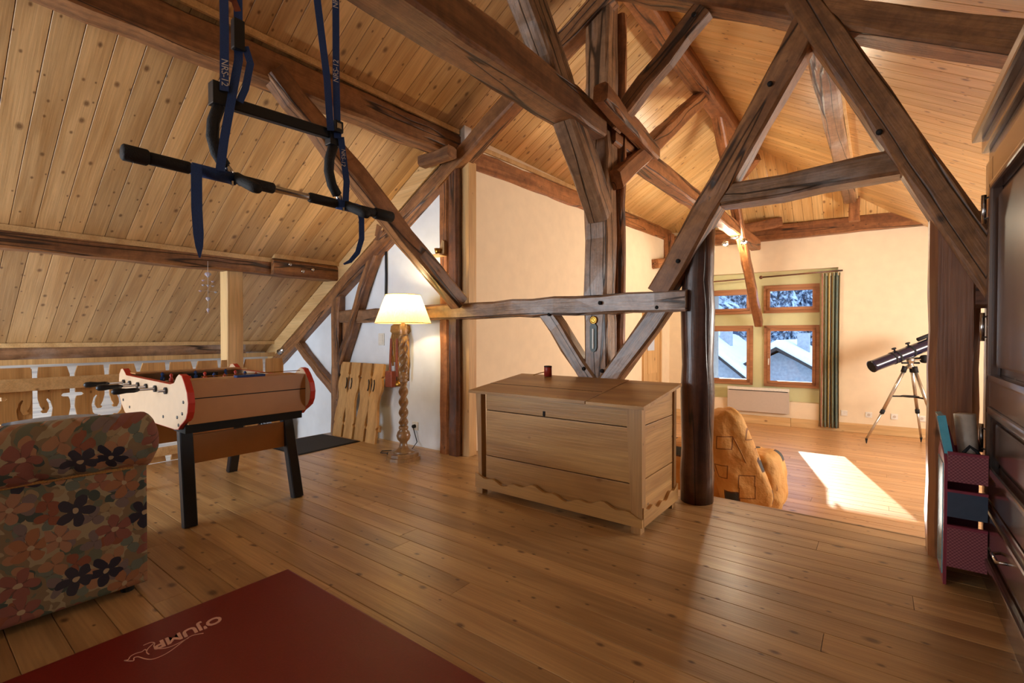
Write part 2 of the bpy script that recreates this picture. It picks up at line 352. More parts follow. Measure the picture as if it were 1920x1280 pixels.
def prism(bm, pts, vec):
    a = [bm.verts.new(p) for p in pts]; b = [bm.verts.new(Vector(p) + Vector(vec)) for p in pts]; n = len(pts)
    bm.faces.new(a); bm.faces.new(b[::-1])
    for i in range(n): bm.faces.new((a[i], b[i], b[(i + 1) % n], a[(i + 1) % n]))
    return bm
def frame_of(d, up=(0, 0, 1)):
    d = Vector(d).normalized(); up = Vector(up)
    if abs(d.dot(up)) > 0.98: up = Vector((0, 1, 0))
    y = up.cross(d).normalized(); z = d.cross(y); return d, y, z
def tube(bm, pts, r, seg=8, cap=True, radii=None, flat=None):
    """sweep; flat=(w,t) makes a flat ribbon profile"""
    pts = [Vector(p) for p in pts]; rings = []; prev = None
    for i, p in enumerate(pts):
        d = (pts[min(i + 1, len(pts) - 1)] - pts[max(i - 1, 0)]).normalized()
        if prev is None:
            up = Vector((0, 0, 1)) if abs(d.z) < 0.9 else Vector((0, 1, 0))
            if flat and len(flat) > 2: up = Vector(flat[2])
            y = up.cross(d).normalized(); z = d.cross(y)
        else:
            z = (prev - d * prev.dot(d)).normalized(); y = z.cross(d)
        prev = z; rr = radii[i] if radii else r; ring = []
        if flat:
            for a, b in ((1, 1), (-1, 1), (-1, -1), (1, -1)): ring.append(bm.verts.new(p + y * a * flat[0] / 2 * (radii[i] if radii else 1) + z * b * flat[1] / 2))
        else:
            for k in range(seg): a = 2 * math.pi * k / seg; ring.append(bm.verts.new(p + y * math.cos(a) * rr + z * math.sin(a) * rr))
        rings.append(ring)
    n = len(rings[0])
    for a, b in zip(rings, rings[1:]):
        for k in range(n): bm.faces.new((a[k], a[(k + 1) % n], b[(k + 1) % n], b[k]))
    if cap: bm.faces.new(rings[0][::-1]); bm.faces.new(rings[-1])
    return bm
def lathe(bm, prof, c, seg=24, axis=(0, 0, 1), fn=None):
    d, y, z = frame_of(axis); c = Vector(c); rings = []
    for i, (r, h) in enumerate(prof):
        ring = []
        for k in range(seg):
            a = 2 * math.pi * k / seg; rr = fn(r, h, a) if fn else r
            ring.append(bm.verts.new(c + d * h + (y * math.cos(a) + z * math.sin(a)) * rr))
        rings.append(ring)
    for a, b in zip(rings, rings[1:]):
        for k in range(seg): bm.faces.new((a[k], a[(k + 1) % seg], b[(k + 1) % seg], b[k]))
    if prof[0][0] > 1e-4: bm.faces.new(rings[0][::-1])
    if prof[-1][0] > 1e-4: bm.faces.new(rings[-1])
    return bm
def beam(name, p0, p1, wd, ht, mat, parent=None, up=(0, 0, 1), jit=0.009, ch=0.018, seed=None, taper=1.0, bow=0.0):
    """hewn timber: local X runs along the timber; chamfered, slightly uneven section"""
    p0, p1 = Vector(p0), Vector(p1); L = (p1 - p0).length; x, y, z = frame_of(p1 - p0, up)
    rnd = random.Random(seed if seed is not None else int((p0.x * 97 + p0.y * 31 + p0.z * 13) * 1000))
    n = max(2, min(24, int(L / 0.22) + 1)); bm = bmesh.new(); rings = []
    for i in range(n + 1):
        t = i / n; k = 1 + (taper - 1) * t; w2, h2 = wd / 2 * k, ht / 2 * k; oy, oz = rnd.uniform(-jit, jit), rnd.uniform(-jit, jit) + bow * math.sin(math.pi * t)
        sec = [(w2, h2 - ch), (w2 - ch, h2), (-w2 + ch, h2), (-w2, h2 - ch), (-w2, -h2 + ch), (-w2 + ch, -h2), (w2 - ch, -h2), (w2, -h2 + ch)]
        rings.append([bm.verts.new((t * L, a + oy + rnd.uniform(-jit, jit) * .6, b + oz + rnd.uniform(-jit, jit) * .6)) for a, b in sec])
    for a, b in zip(rings, rings[1:]):
        for k in range(8): bm.faces.new((a[k], a[(k + 1) % 8], b[(k + 1) % 8], b[k]))
    bm.faces.new(rings[0][::-1]); bm.faces.new(rings[-1])
    m = Matrix((( x.x, y.x, z.x, p0.x), (x.y, y.y, z.y, p0.y), (x.z, y.z, z.z, p0.z), (0, 0, 0, 1)))
    return link(name, mesh_of(name, bm), mat, parent, m)
_pm = {}
def plankmesh(L, wd, t, mat, under=False):
    """plank, local X along, chamfered visible long edges, face at z=0, body towards +z (under) or -z"""
    key = (round(L, 3), round(wd, 4), t, mat, under)
    if key not in _pm:
        c = 0.0022; s = 1 if under else -1; wd = wd - (0.0034 if under else 0.0018); bm = bmesh.new(); w2 = wd / 2
        sec = [(-w2 + c, 0), (w2 - c, 0), (w2, s * c), (w2, s * t), (-w2, s * t), (-w2, s * c)]
        prism(bm, [(0, a, b) for a, b in sec], (L, 0, 0))
        me = mesh_of('plank', bm); me.materials.append(M[mat]); _pm[key] = me
    return _pm[key]
def axes(x, y, z, p):
    return Matrix(((x[0], y[0], z[0], p[0]), (x[1], y[1], z[1], p[1]), (x[2], y[2], z[2], p[2]), (0, 0, 0, 1)))
def text_mesh(body, size, shear=0.0, ext=0.0015, bold=0.0):
    cu = bpy.data.curves.new('txt', 'FONT'); cu.body = body; cu.size = size; cu.shear = shear; cu.extrude = ext; cu.offset = bold
    cu.resolution_u = 3; cu.align_x = 'CENTER'; cu.align_y = 'CENTER'
    o = bpy.data.objects.new('txt', cu); COL.objects.link(o)
    bpy.context.view_layer.update()
    me = bpy.data.meshes.new_from_object(o.evaluated_get(bpy.context.evaluated_depsgraph_get()))
    bpy.data.objects.remove(o); bpy.data.curves.remove(cu); return me
def roofz(X): return ZR - SL * abs(X - XR)

# ================================================================== THE SETTING
PW = 0.143
def struct(name, bm, mat, label, cat, smooth=False):
    return tag(put(name, bm, mat, None, smooth), label, cat, kind='structure')
# upper floor: planks run along X, joints staggered
floor = thing('floor', (-1.5, 0.4, 0), 'honey pine plank floor of the upper attic landing', 'floor', kind='structure')
rows = int((3.72 + 0.9) / PW)
rr = random.Random(3)
for i in range(rows + 1):
    y = 3.72 - PW / 2 - i * PW; x = -5.36
    first = rr.uniform(1.2, 3.9); cuts = [first]
    while cuts[-1] < 8.5: cuts.append(cuts[-1] + rr.choice((3.2, 3.9, 4.4)))
    prev = 0
    for c in cuts:
        c2 = min(round(c, 1), 8.5)
        if c2 - prev < 0.05: continue
        link('plank', plankmesh(c2 - prev - 0.002, PW, 0.03, 'floor'), None, floor, Matrix.Translation((x + prev, y, 0)))
        prev = c2
        if c2 >= 8.5: break
struct('floor_slab', B((-5.35, -3.0, -0.30), (3.2, 3.71, -0.031)), 'dark', 'dark sub-floor edge under the landing planks', 'floor')
struct('floor_rear', B((-5.35, -3.0, -0.031), (3.2, -0.93, -0.001)), 'floor', 'pine floor behind the viewpoint by the rear gable', 'floor')
floor2 = thing('floor', (-0.6, 6.5, LOW), 'lower pine plank floor of the sunny far room', 'floor', kind='structure')
for i in range(int((9.95 - 3.7) / PW)):
    y = 3.72 + PW / 2 + i * PW; x = -3.4; prev = 0
    cuts = [rr.uniform(1.0, 3.6)]
    while cuts[-1] < 6.6: cuts.append(cuts[-1] + rr.choice((2.8, 3.4, 3.9)))
    for c in cuts:
        c2 = min(round(c, 1), 6.6)
        if c2 - prev < 0.05: continue
        link('plank', plankmesh(c2 - prev - 0.002, PW, 0.03, 'floor2'), None, floor2, Matrix.Translation((x + prev, y, LOW)))
        prev = c2
        if c2 >= 6.6: break
struct('floor_slab_far', B((-3.4, 3.7, LOW - 0.25), (3.2, 10.4, LOW - 0.031)), 'dark', 'sub-floor under the lower far room', 'floor')
struct('floor_stairwell', B((-7.6, -3.0, -2.65), (-5.35, 3.5, -2.6)), 'floor2', 'wooden floor at the bottom of the stairwell', 'floor')
struct('wall_stairwell', B((-5.36, -3.0, -2.6), (-5.26, 3.45, -0.31)), 'white', 'white wall under the landing edge in the stairwell', 'wall')
st = thing('step', (-1.0, 3.72, LOW), 'short pine stair between landing and lower far room', 'step', kind='structure')
for k in range(1):
    put('riser', B((-3.3, 3.705, LOW), (3.2, 3.722, -0.03)), 'floor2', st)
put('nosing', B((-3.3, 3.70, -0.03), (3.2, 3.745, 0.0), 0.008), 'floor', st)

# ceilings of pine boards
c_, s_ = math.cos(TH), math.sin(TH)
def slope_planks(root, side, x0, x1, ya, yb, mat):
    d0, d1 = abs(x0 - XR) / c_, abs(x1 - XR) / c_
    n = int(round((yb - ya) / PW))
    for i in range(n):
        y = ya + (i + 0.5) * PW
        if side < 0: X, Yv, Zv = (-c_, 0, -s_), (0, -1, 0), (-s_, 0, c_)
        else: X, Yv, Zv = (c_, 0, -s_), (0, 1, 0), (s_, 0, c_)
        p = (XR + side * d0 * c_, y, ZR - d0 * s_)
        link('plank', plankmesh(d1 - d0, PW, 0.018, mat, True), None, root, axes(X, Yv, Zv, p))
cl = thing('ceiling', (-4.0, 2, 2.8), 'sloping knotty pine board ceiling on the left side', 'ceiling', kind='structure')
slope_planks(cl, -1, XR, -3.40, -0.4, 3.604, 'ceil'); slope_planks(cl, -1, XR, -3.40, 3.604, 9.80, 'ceil_warm_lit')
slope_planks(cl, -1, -3.40, -5.40, -0.4, 3.604, 'ceil'); slope_planks(cl, -1, -5.40, -7.6, -0.4, 3.604, 'ceil')
cr = thing('ceiling', (0.2, 6, 3.0), 'bright pine board ceiling on the right side of the ridge', 'ceiling', kind='structure')
slope_planks(cr, 1, XR, -0.36, 0.6, 9.80, 'ceil_warm_lit'); slope_planks(cr, 1, -0.36, 3.3, 0.6, 9.80, 'ceil_warm_lit')
HS, HY = 0.79, 8.27
ph = math.atan(HS); ch, sh = math.cos(ph), math.sin(ph)
chip = thing('ceiling', (-1.0, 9.0, 3.5), 'hipped pine board ceiling above the far window wall', 'ceiling', kind='structure')
for i in range(38):
    x = -3.45 + (i + 0.5) * PW
    link('plank', plankmesh(1.75 / ch, PW, 0.018, 'ceil_warm_lit', True), None, chip, axes((0, ch, -sh), (-1, 0, 0), (0, sh, ch), (x, HY - 0.1, ZR + 0.1 * HS)))
def deck(name, side, x1, ya, yb, label):
    o = 0.03; bm = bmesh.new()
    prism(bm, [(XR - side * 0.02, ya, ZR + o), (XR + side * abs(x1 - XR), ya, roofz(x1) + o), (XR + side * abs(x1 - XR), ya, roofz(x1) + o + 0.1), (XR - side * 0.02, ya, ZR + o + 0.1)], (0, yb - ya, 0))
    return struct(name, bm, 'pine', label, 'roof')
deck('roof_deck', -1, -7.7, -3.0, 9.9, 'roof boarding above the left ceiling'); deck('roof_deck', 1, 3.4, -3.0, 9.9, 'roof boarding above the right ceiling')

# walls
def xz_wall(name, pts, y, t, mat, label):
    return struct(name, prism(bmesh.new(), [(a, y, b) for a, b in pts], (0, t, 0)), mat, label, 'wall')
xz_wall('wall_middle', [(-7.6, -2.6), (-3.25, -2.6), (-3.25, roofz(-3.25)), (-7.6, roofz(-7.6))], 3.50, 0.10, 'white', 'cool white plaster wall behind the floor lamp')
struct('wall_left', B((-3.42, 3.60, LOW - 0.2), (-3.30, 9.75, roofz(-3.36) + 0.02)), 'cream', 'warm cream plaster wall behind the big wooden chest', 'wall')
struct('wall_right', B((3.1, -3.0, -0.6), (3.2, 10.4, roofz(3.1))), 'cream', 'cream wall beyond the wardrobe', 'wall')
struct('wall_eave', B((-7.12, -3.0, -2.6), (-7.02, 3.5, 0.93)), 'whiteboards', 'whitewashed low wall seen through the balustrade cut-outs', 'wall')
xz_wall('wall_rear', [(-7.6, -2.6), (3.2, -2.6), (3.2, roofz(3.2)), (XR, ZR), (-7.6, roofz(-7.6))], -3.0, 0.1, 'cream', 'cream rear gable wall behind the viewpoint')
# far wall with its recess: built in a frame (u along the wall, v out of the house, z)
FM = Matrix.Translation(FP) @ Matrix.Rotation(FA, 4, 'Z')
RU0, RU1, RZ0, RZ1, RD = -2.80, -0.53, 0.02, 2.34, 0.12
WIN = [(-2.60, -1.835, 1.60, 2.04), (-1.64, -0.80, 1.605, 2.085), (-2.60, -1.83, 0.285, 1.365), (-1.63, -0.798, 0.28, 1.365)]
wf = thing('wall_far', FP, 'warm cream far wall with an olive window recess', 'wall', FA, kind='structure')
def fput(name, lo, hi, mat, parent, bev=0.0): return put(name, B(lo, hi, bev), mat, parent, matrix=FM)
T = 0.34
for lo, hi in (((-3.6, 0, LOW - 0.2), (RU0, T, 4.0)), ((RU1, 0, LOW - 0.2), (3.4, T, 4.0)), ((RU0, 0, RZ1), (RU1, T, 4.0)), ((RU0, 0, LOW - 0.2), (RU1, T, RZ0))):
    fput('plaster', lo, hi, 'cream', wf)
ucols = [(RU0, -2.60), (-2.60, -1.83), (-1.83, -1.64), (-1.64, -0.798), (-0.798, RU1)]
for k, (a, b) in enumerate(ucols):
    if k % 2 == 0: fput('olive_panel', (a, RD, RZ0), (b, T, RZ1), 'olive', wf)
    else:
        w4 = [q for q in WIN if abs(q[0] - a) < 0.05]
        zs = sorted([z for q in w4 for z in q[2:]]); ed = [RZ0] + zs + [RZ1]
        for j in range(0, len(ed), 2): fput('olive_panel', (a, RD, ed[j]), (b, T, ed[j + 1]), 'olive', wf)
for n, (u0, u1, z0, z1) in enumerate(WIN):
    lab = ['small upper left window beside the round post', 'small upper right window beside the striped curtain', 'tall lower left window above the radiator', 'tall lower right window with white handle'][n]
    w_ = thing('window_%d' % (n + 1), FM @ Vector(((u0 + u1) / 2, RD, z0)), lab, 'window', FA, kind='structure')
    a, b = RD - 0.035, RD + 0.06
    for (lo, hi) in (((u0 - 0.01, a, z1 - 0.045), (u1 + 0.01, b, z1 + 0.01)), ((u0 - 0.01, a, z0 - 0.01), (u1 + 0.01, b, z0 + 0.045)), ((u0 - 0.01, a, z0), (u0 + 0.045, b, z1)), ((u1 - 0.045, a, z0), (u1 + 0.01, b, z1))):
        fput('frame', lo, hi, 'winwood', w_, 0.006)
    f = 0.045; a2, b2 = RD - 0.05, RD + 0.02
    for (lo, hi) in (((u0 + f, a2, z1 - f - 0.05), (u1 - f, b2, z1 - f)), ((u0 + f, a2, z0 + f), (u1 - f, b2, z0 + f + 0.05)), ((u0 + f, a2, z0 + f), (u0 + f + 0.05, b2, z1 - f)), ((u1 - f - 0.05, a2, z0 + f), (u1 - f, b2, z1 - f))):
        fput('sash', lo, hi, 'winwood', w_, 0.005)
    fput('pane', (u0 + 0.09, RD - 0.02, z0 + 0.09), (u1 - 0.09, RD - 0.012, z1 - 0.09), 'glass', w_)
    put('shutter', prism(bmesh.new(), [(u0 - 0.02, T + 0.005, z0 - 0.03), (u0 + 0.015, T + 0.005, z0 - 0.03), (u0 + 0.012, T + 0.80, z0 - 0.03), (u0 - 0.02, T + 0.80, z0 - 0.03)], (0, 0, z1 - z0 + 0.06)), 'housewall', w_, matrix=FM)
    if n > 1:
        hu = u0 + 0.07; bm = bmesh.new(); tube(bm, [FM @ Vector((hu, a2, 0.77)), FM @ Vector((hu, a2 - 0.045, 0.77)), FM @ Vector((hu, a2 - 0.05, 0.66))], 0.011)
        put('handle', bm, 'plaster_light', w_, True)
# baseboard, sockets, far wall-plate beam
bb = thing('baseboard_far', FM @ Vector((0.5, 0, LOW)), 'pale pine baseboard along the far wall', 'baseboard', FA, kind='structure')
for k in range(3): fput('board', (-3.4 + k * 2.2, -0.022, LOW), (-3.4 + k * 2.2 + 2.195, 0, LOW + 0.15), 'pine', bb, 0.004)
for k, u in enumerate((-0.43, -0.10, 0.23, 0.565)):
    lab = ['blank wall plate nearest the striped curtain', 'wall socket left of the telescope legs', 'wall socket behind the telescope legs', 'wall socket beside the thick right post'][k]
    t = thing('wall_socket', FM @ Vector((u, 0, -0.15)), lab, 'socket', FA, 'sockets on the far wall')
    fput('cover_plate', (u - 0.045, -0.012, -0.15), (u + 0.045, 0, -0.06), 'plaster_light', t, 0.004)
    if k:
        bm = bmesh.new(); lathe(bm, [(0.021, 0), (0.021, 0.004)], FM @ Vector((u, -0.011, -0.105)), 14, FN); put('socket_hole', bm, 'greyplastic', t)
# door in the cream wall
d1 = thing('door_1', (-3.3, 8.58, LOW), 'half hidden honey pine door in the cream wall', 'door', kind='structure')
put('door_frame', B((-3.30, 8.12, LOW), (-3.262, 8.20, 1.66)), 'pinez', d1); put('door_frame', B((-3.30, 8.93, LOW), (-3.262, 9.01, 1.66)), 'pinez', d1); put('door_frame', B((-3.30, 8.12, 1.60), (-3.262, 9.01, 1.68)), 'pinez', d1)
lf = put('door_leaf', B((-3.299, 8.20, LOW + 0.01), (-3.275, 8.93, 1.60)), 'pinez', d1)
for z0, z1 in ((LOW + .15, .35), (.5, 1.45)): put('door_panel', B((-3.276, 8.32, z0), (-3.266, 8.81, z1), 0.006), 'pinez', lf)
po = tag(put('poster', B((-3.265, 8.30, 0.92), (-3.262, 8.62, 1.3)), 'pale', None), 'pale patterned paper sheet pinned on the pine door', 'poster')

# ================================================================== ROOF TIMBERS
def tb(name, p0, p1, w_, h_, mat, label, up=(0, 0, 1), **k):
    if (Vector(p1) - Vector(p0)).length > 2.6: k.setdefault('jit', 0.005)
    return tag(beam(name, p0, p1, w_, h_, mat, None, up, **k), label, 'beam')
tb('ridge_beam', (-1.63, 0.2, 4.07), (-1.63, 8.30, 4.07), 0.19, 0.20, 'beamred', 'red brown ridge beam at the top of the roof')
def strip(parent, X, z, ya, yb, side=1):
    put('trim_strip', B((X, ya, z - 0.045), (X + 0.022 * side, yb, z)), 'pine', parent)
p1 = tb('purlin', (-3.44, -0.6, 3.03), (-3.40, 3.52, 3.07), 0.20, 0.22, 'beam', 'brown purlin crossing the upper left ceiling behind the blue straps')
strip(p1, -3.32, roofz(-3.32), -0.4, 3.48)
tag(beam('corbel_block', (-3.62, 3.28, 2.93), (-3.20, 3.28, 2.93), 0.12, 0.11, 'beam'), 'short sawn timber block under the purlin end beside the left post', 'beam')
p3 = tb('purlin', (-5.40, -0.6, 1.955), (-5.40, 2.62, 1.955), 0.20, 0.18, 'beam', 'middle left purlin resting on the pine stair post')
strip(p3, -5.30, roofz(-5.29), -0.4, 2.6)
p3b = thing('bolted_joint', (-5.38, 3.0, 1.86), 'bolted timber splice block at the end of the middle purlin', 'beam')
beam('splice_block', (-5.36, 2.60, 1.95), (-5.36, 3.40, 1.95), 0.25, 0.17, 'beam', p3b)
put('cap_board', B((-5.46, 2.6, 2.04), (-5.22, 3.4, 2.085)), 'pine', p3b)
for yy, zz in ((2.78, 1.99), (2.93, 1.93), (3.05, 1.96)): put('bolt', lathe(bmesh.new(), [(0.022, 0), (0.022, 0.012), (0.012, 0.02)], (-5.237, yy, zz), 12, (1, 0, 0)), 'chrome', p3b, True)
p4 = tb('purlin', (-6.93, -0.6, 1.02), (-6.93, 3.0, 1.02), 0.20, 0.17, 'beamgrey', 'lowest eave purlin above the carved balustrade')
strip(p4, -6.84, roofz(-6.83), -0.4, 3.4)
put('fascia_board', B((-6.83, -0.5, 0.90), (-6.80, 3.45, 0.955)), 'pinez', p4)
v = tb('purlin', (-0.36, 0.8, 3.36), (-0.36, 9.3, 3.36), 0.17, 0.17, 'beamgrey', 'weathered purlin under the right ceiling behind the crossed struts')
strip(v, -0.275, roofz(-0.26), 0.8, 9.4); strip(v, -0.445, roofz(-0.45) - 0.01, 0.8, 9.4, -1)
p5 = tb('wall_plate_beam', (-3.38, 3.55, 2.99), (-3.36, 9.60, 3.17), 0.18, 0.22, 'beamred', 'long brown beam along the top of the cream wall', taper=1.05)
strip(p5, -3.29, 3.125, 3.6, 3.62)
put('trim_strip', prism(bmesh.new(), [(-3.29, 3.6, 3.10), (-3.27, 3.6, 3.10), (-3.27, 3.6, 3.145), (-3.29, 3.6, 3.145)], (0.0, 6.0, 0.18)), 'pine', p5)
pb = thing('beam_bracket', (-3.2, 8.9, 2.42), 'brown timber bracket under the far end of the cream wall beam', 'beam')
beam('bracket_post', (-3.22, 9.25, 2.45), (-3.22, 9.25, 3.15), 0.16, 0.16, 'beamred', pb, (0, 1, 0)); beam('bracket_arm', (-3.24, 8.55, 2.50), (-2.95, 9.50, 2.66), 0.16, 0.17, 'beamred', pb)
sb1 = tb('under_ridge_beam', (-1.75, -0.6, 2.74), (-1.75, 3.32, 2.80), 0.24, 0.23, 'beam', 'thick hewn beam from the upper left into the central king post', taper=0.95)
sb2 = tb('under_ridge_beam', (-1.74, 3.52, 2.80), (-1.74, 9.45, 2.80), 0.17, 0.18, 'beamred', 'long hewn beam running back to the far windows')
tag(beam('cross_timber', (-1.52, 3.0, 2.86), (-1.62, 4.25, 2.84), 0.11, 0.13, 'beamred'), 'short squared timber beside the king post joint', 'beam')
tb('ridge_brace', (-1.76, 3.50, 2.16), (-1.76, 1.85, 3.97), 0.17, 0.20, 'beamgrey', 'weathered brace rising from the king post towards the viewer')
tb('ridge_brace', (-1.66, 3.52, 2.42), (-1.66, 5.95, 4.06), 0.13, 0.15, 'beamred', 'brown brace rising from the king post to the ridge behind')
tb('ridge_brace', (-1.66, 6.5, 4.05), (-1.70, 9.58, 1.40), 0.13, 0.15, 'beamred', 'red brown brace ending between the far windows')
tb('hip_rafter', (-1.5, 8.2, 3.95), (-2.9, 9.5, 3.05), 0.12, 0.14, 'beamred', 'brown hip rafter left of the far window brace')
tb('far_wall_beam', FM @ Vector((-3.3, -0.07, 3.00)), FM @ Vector((2.0, -0.07, 3.03)), 0.16, 0.25, 'beamred', 'long brown beam across the top of the far wall')
tb('beam_end', FM @ Vector((-1.95, -0.30, 3.08)), FM @ Vector((-1.36, -0.16, 3.16)), 0.17, 0.17, 'beamred', 'short timber end lying on the far wall beam')
tb('short_post', (-0.30, 9.35, 3.0), (-0.30, 9.35, 3.52), 0.14, 0.16, 'beamred', 'short upright timber on the far wall beam', (0, 1, 0))
tb('purlin_brace', (-3.17, 3.33, 1.50), (-3.36, 1.66, 3.02), 0.15, 0.15, 'beam', 'diagonal brace from the left post up to the purlin')
# the main truss: one jointed frame
tr = thing('roof_truss', (-1.78, 3.42, 0), 'hewn timber roof truss with king post, tie beam and crossed struts', 'roof truss')
def tp(name, a, b, w_, h_, mat, y=3.45, label=None, **k):
    o = beam(name, (a[0], y, a[1]), (b[0], y, b[1]), w_, h_, mat, tr, k.pop('up', (0, 0, 1)), **k)
    if label: o['label'] = label
    return o
tp('rafter', (XR - 0.02, 3.86), (-7.45, 0.48), 0.18, 0.16, 'beam', 3.48, 'left rafter along the white wall')
tp('rafter', (-1.70, 3.975), (2.0, 1.805), 0.20, 0.17, 'beam', 3.50, 'right rafter under the bright ceiling')
tp('king_post', (-1.785, 0), (-1.785, 3.93), 0.20, 0.20, 'beamgrey', 3.53, 'split weathered king post', up=(0, 1, 0))
tp('king_post_cheek', (-1.70, 0.3), (-1.69, 3.80), 0.10, 0.07, 'beamred', 3.68, 'narrow red brown timber behind the king post', up=(0, 1, 0))
tp('tie_beam', (-5.42, 1.425), (-1.07, 1.445), 0.15, 0.155, 'beamgrey', 3.475, 'weathered horizontal tie beam')
tp('brace', (-2.27, 1.42), (-1.80, 0.80), 0.13, 0.135, 'beamgrey', 3.48); tp('brace', (-1.22, 1.45), (-1.70, 0.80), 0.13, 0.145, 'beamgrey', 3.48)
tp('strut', (-1.27, 1.50), (-0.34, 3.13), 0.16, 0.165, 'beam', 3.49, 'left leg of the tall crossed struts'); tp('strut', (-0.40, 3.28), (0.62, 1.20), 0.16, 0.17, 'beam', 3.465, 'right leg of the tall crossed struts, deeply cracked')
tp('collar_beam', (-0.92, 2.135), (0.17, 2.16), 0.17, 0.145, 'beamgrey', 3.51, 'weathered collar beam')
tp('strut', (-1.66, 2.82), (-0.98, 3.46), 0.13, 0.13, 'beam', 3.48)
bm = bmesh.new(); n = 10
lathe(bm, [(0.112 + 0.006 * math.sin(k * 2.1), 1.97 * k / n) for k in range(n + 1)], (0, 0, 0), 18, fn=lambda r, h, a: r * (1 + 0.03 * math.sin(3 * a + h)))
rp = link('round_post', mesh_of('round_post', bm, True), wood('round_post_wood', srgb(96, 58, 42), srgb(56, 32, 26), srgb(24, 12, 8), 0.34, 2, 0.3, 0.03, cracks=True, coat=0.3, bump=0.5), tr, Matrix.Translation((-1.035, 3.57, 0))); rp['label'] = 'dark round post beside the chest'
tp('square_post', (0.325, 0), (0.325, 1.84), 0.20, 0.19, 'postwood', 3.51, 'thick dark right post', up=(0, 1, 0), ch=0.03, jit=0.004)
tp('cross_rail', (0.40, 1.44), (1.4, 1.44), 0.12, 0.22, 'beamdark', 3.47)
for x, z, yy in ((-2.20, 1.375, 3.415), (-1.87, 0.93, 3.415), (-1.71, 0.92, 3.415), (-1.27, 1.40, 3.41), (-1.72, 1.45, 3.40), (-0.55, 2.78, 3.41), (0.0, 2.33, 3.385), (-1.02, 3.40, 3.41), (-1.12, 1.72, 3.41)):
    put('peg', lathe(bmesh.new(), [(0.016, 0), (0.016, 0.012), (0.008, 0.018)], (x, yy, z), 10, (0, -1, 0)), 'dark', tr, True)
# double post at the wall corner and pine cover board
dp = thing('corner_post', (-3.33, 3.42, 0), 'split double timber post between white wall and cream wall', 'post')
beam('post_half', (-3.48, 3.50, 0), (-3.48, 3.50, 2.90), 0.125, 0.14, 'beamred', dp, (0, 1, 0), jit=.005); beam('post_half', (-3.345, 3.50, 0), (-3.345, 3.50, 2.96), 0.13, 0.16, 'beamdark', dp, (0, 1, 0), jit=.005)
tag(put('cover_board', B((-3.30, 3.49, 0), (-3.185, 3.60, 2.90), 0.004), 'pinez', None), 'upright pale pine board edging the cream wall', 'trim')
wfm = thing('wall_timber_frame', (-5.35, 3.46, -2.6), 'old timber framing set into the white wall by the stairs', 'timber frame')
beam('wall_post', (-5.42, 3.47, -2.6), (-5.34, 3.47, 1.90), 0.15, 0.14, 'beam', wfm, (0, 1, 0)); beam('diagonal', (-4.43, 3.44, 2.42), (-5.25, 3.44, 0.86), 0.12, 0.12, 'beam', wfm)
beam('diagonal', (-6.36, 3.46, 1.13), (-5.42, 3.46, 0.50), 0.11, 0.12, 'beam', wfm); beam('short_stud', (-5.20, 3.48, 1.0), (-5.20, 3.48, 1.36), 0.10, 0.08, 'beam', wfm, (0, 1, 0))
tag(put('sloping_trim', prism(bmesh.new(), [(-3.5, 3.385, roofz(-3.5) - 0.21), (-7.4, 3.385, roofz(-7.4) - 0.21), (-7.4, 3.385, roofz(-7.4) - 0.01), (-3.5, 3.385, roofz(-3.5) - 0.01)], (0, 0.03, 0)), 'pine', None), 'pale sloping pine fascia above the left rafter', 'trim')
tag(put('cable_conduit', tube(bmesh.new(), [(-4.45, 3.485, 2.40), (-4.45, 3.485, 1.9), (-4.46, 3.485, 1.48)], 0.014), 'blackmetal', None, True), 'thin dark conduit running down the white wall above the lampshade', 'pipe')
sp_ = tag(beam('stair_post', (-5.46, 2.26, -2.6), (-5.46, 2.26, 1.87), 0.17, 0.16, 'pine', None, (0, 1, 0), jit=0.001, ch=0.006), 'squared pale pine post supporting the middle purlin by the stairs', 'post')

# ================================================================== STAIRWELL: carved balustrade
BX = -5.40
bal = thing('balustrade', (BX, 1.0, 0), 'pine stair balustrade of flat boards sawn into scrolls', 'balustrade')
I_GAP = [(.022, 0), (.05, .05), (.075, .10), (.045, .14), (.022, .20), (.014, .30), (.018, .34), (.04, .40), (.072, .43), (.05, .46), (.046, .475), (.04, .49), (.026, .53), (.014, .60), (.018, .66), (.026, .685), (.06, .688), (.072, .70), (.060, .715), (.018, .718), (.016, .87), (.034, .94)]
F_GAP = [(.02, 0), (.03, .06), (.085, .12), (.095, .20), (.05, .26), (.02, .33), (.028, .40), (.042, .44), (.030, .475), (.048, .505), (.074, .50), (.098, .535), (.106, .60), (.092, .66), (.074, .685), (.066, .675), (.080, .64), (.083, .60), (.068, .565), (.044, .565), (.034, .578), (.046, .590), (.030, .625), (.018, .68), (.017, .87), (.023, .94)]
for k in range(-5, 8):
    y0 = 0.972 + k * 0.2275; y1 = y0 + 0.2275
    ga, gb = (I_GAP, F_GAP) if k % 2 == 0 else (F_GAP, I_GAP)
    pts = [(BX - 0.012, y0 + h, z) for h, z in ga] + [(BX - 0.012, y1 - h, z) for h, z in gb[::-1]]
    put('baluster_board', prism(bmesh.new(), pts, (0.024, 0, 0)), 'baluster', bal)
put('hand_rail', B((BX + 0.012, -1.0, 0.755), (BX + 0.06, 2.36, 0.855), 0.006), 'pine', bal); put('bottom_rail', B((BX + 0.012, -1.0, 0.06), (BX + 0.055, 2.36, 0.14), 0.006), 'pine', bal)
for yy in (0.60, 0.69): beam('newel_half', (BX - 0.06, yy, -0.25), (BX - 0.06, yy, 0.925), 0.085, 0.09, 'pine', bal, (0, 1, 0), jit=.002, ch=.006)
cab = thing('bookcase', (-6.6, 3.0, -2.6), 'plain pine bookcase in the stairwell beyond the foosball table', 'bookcase')
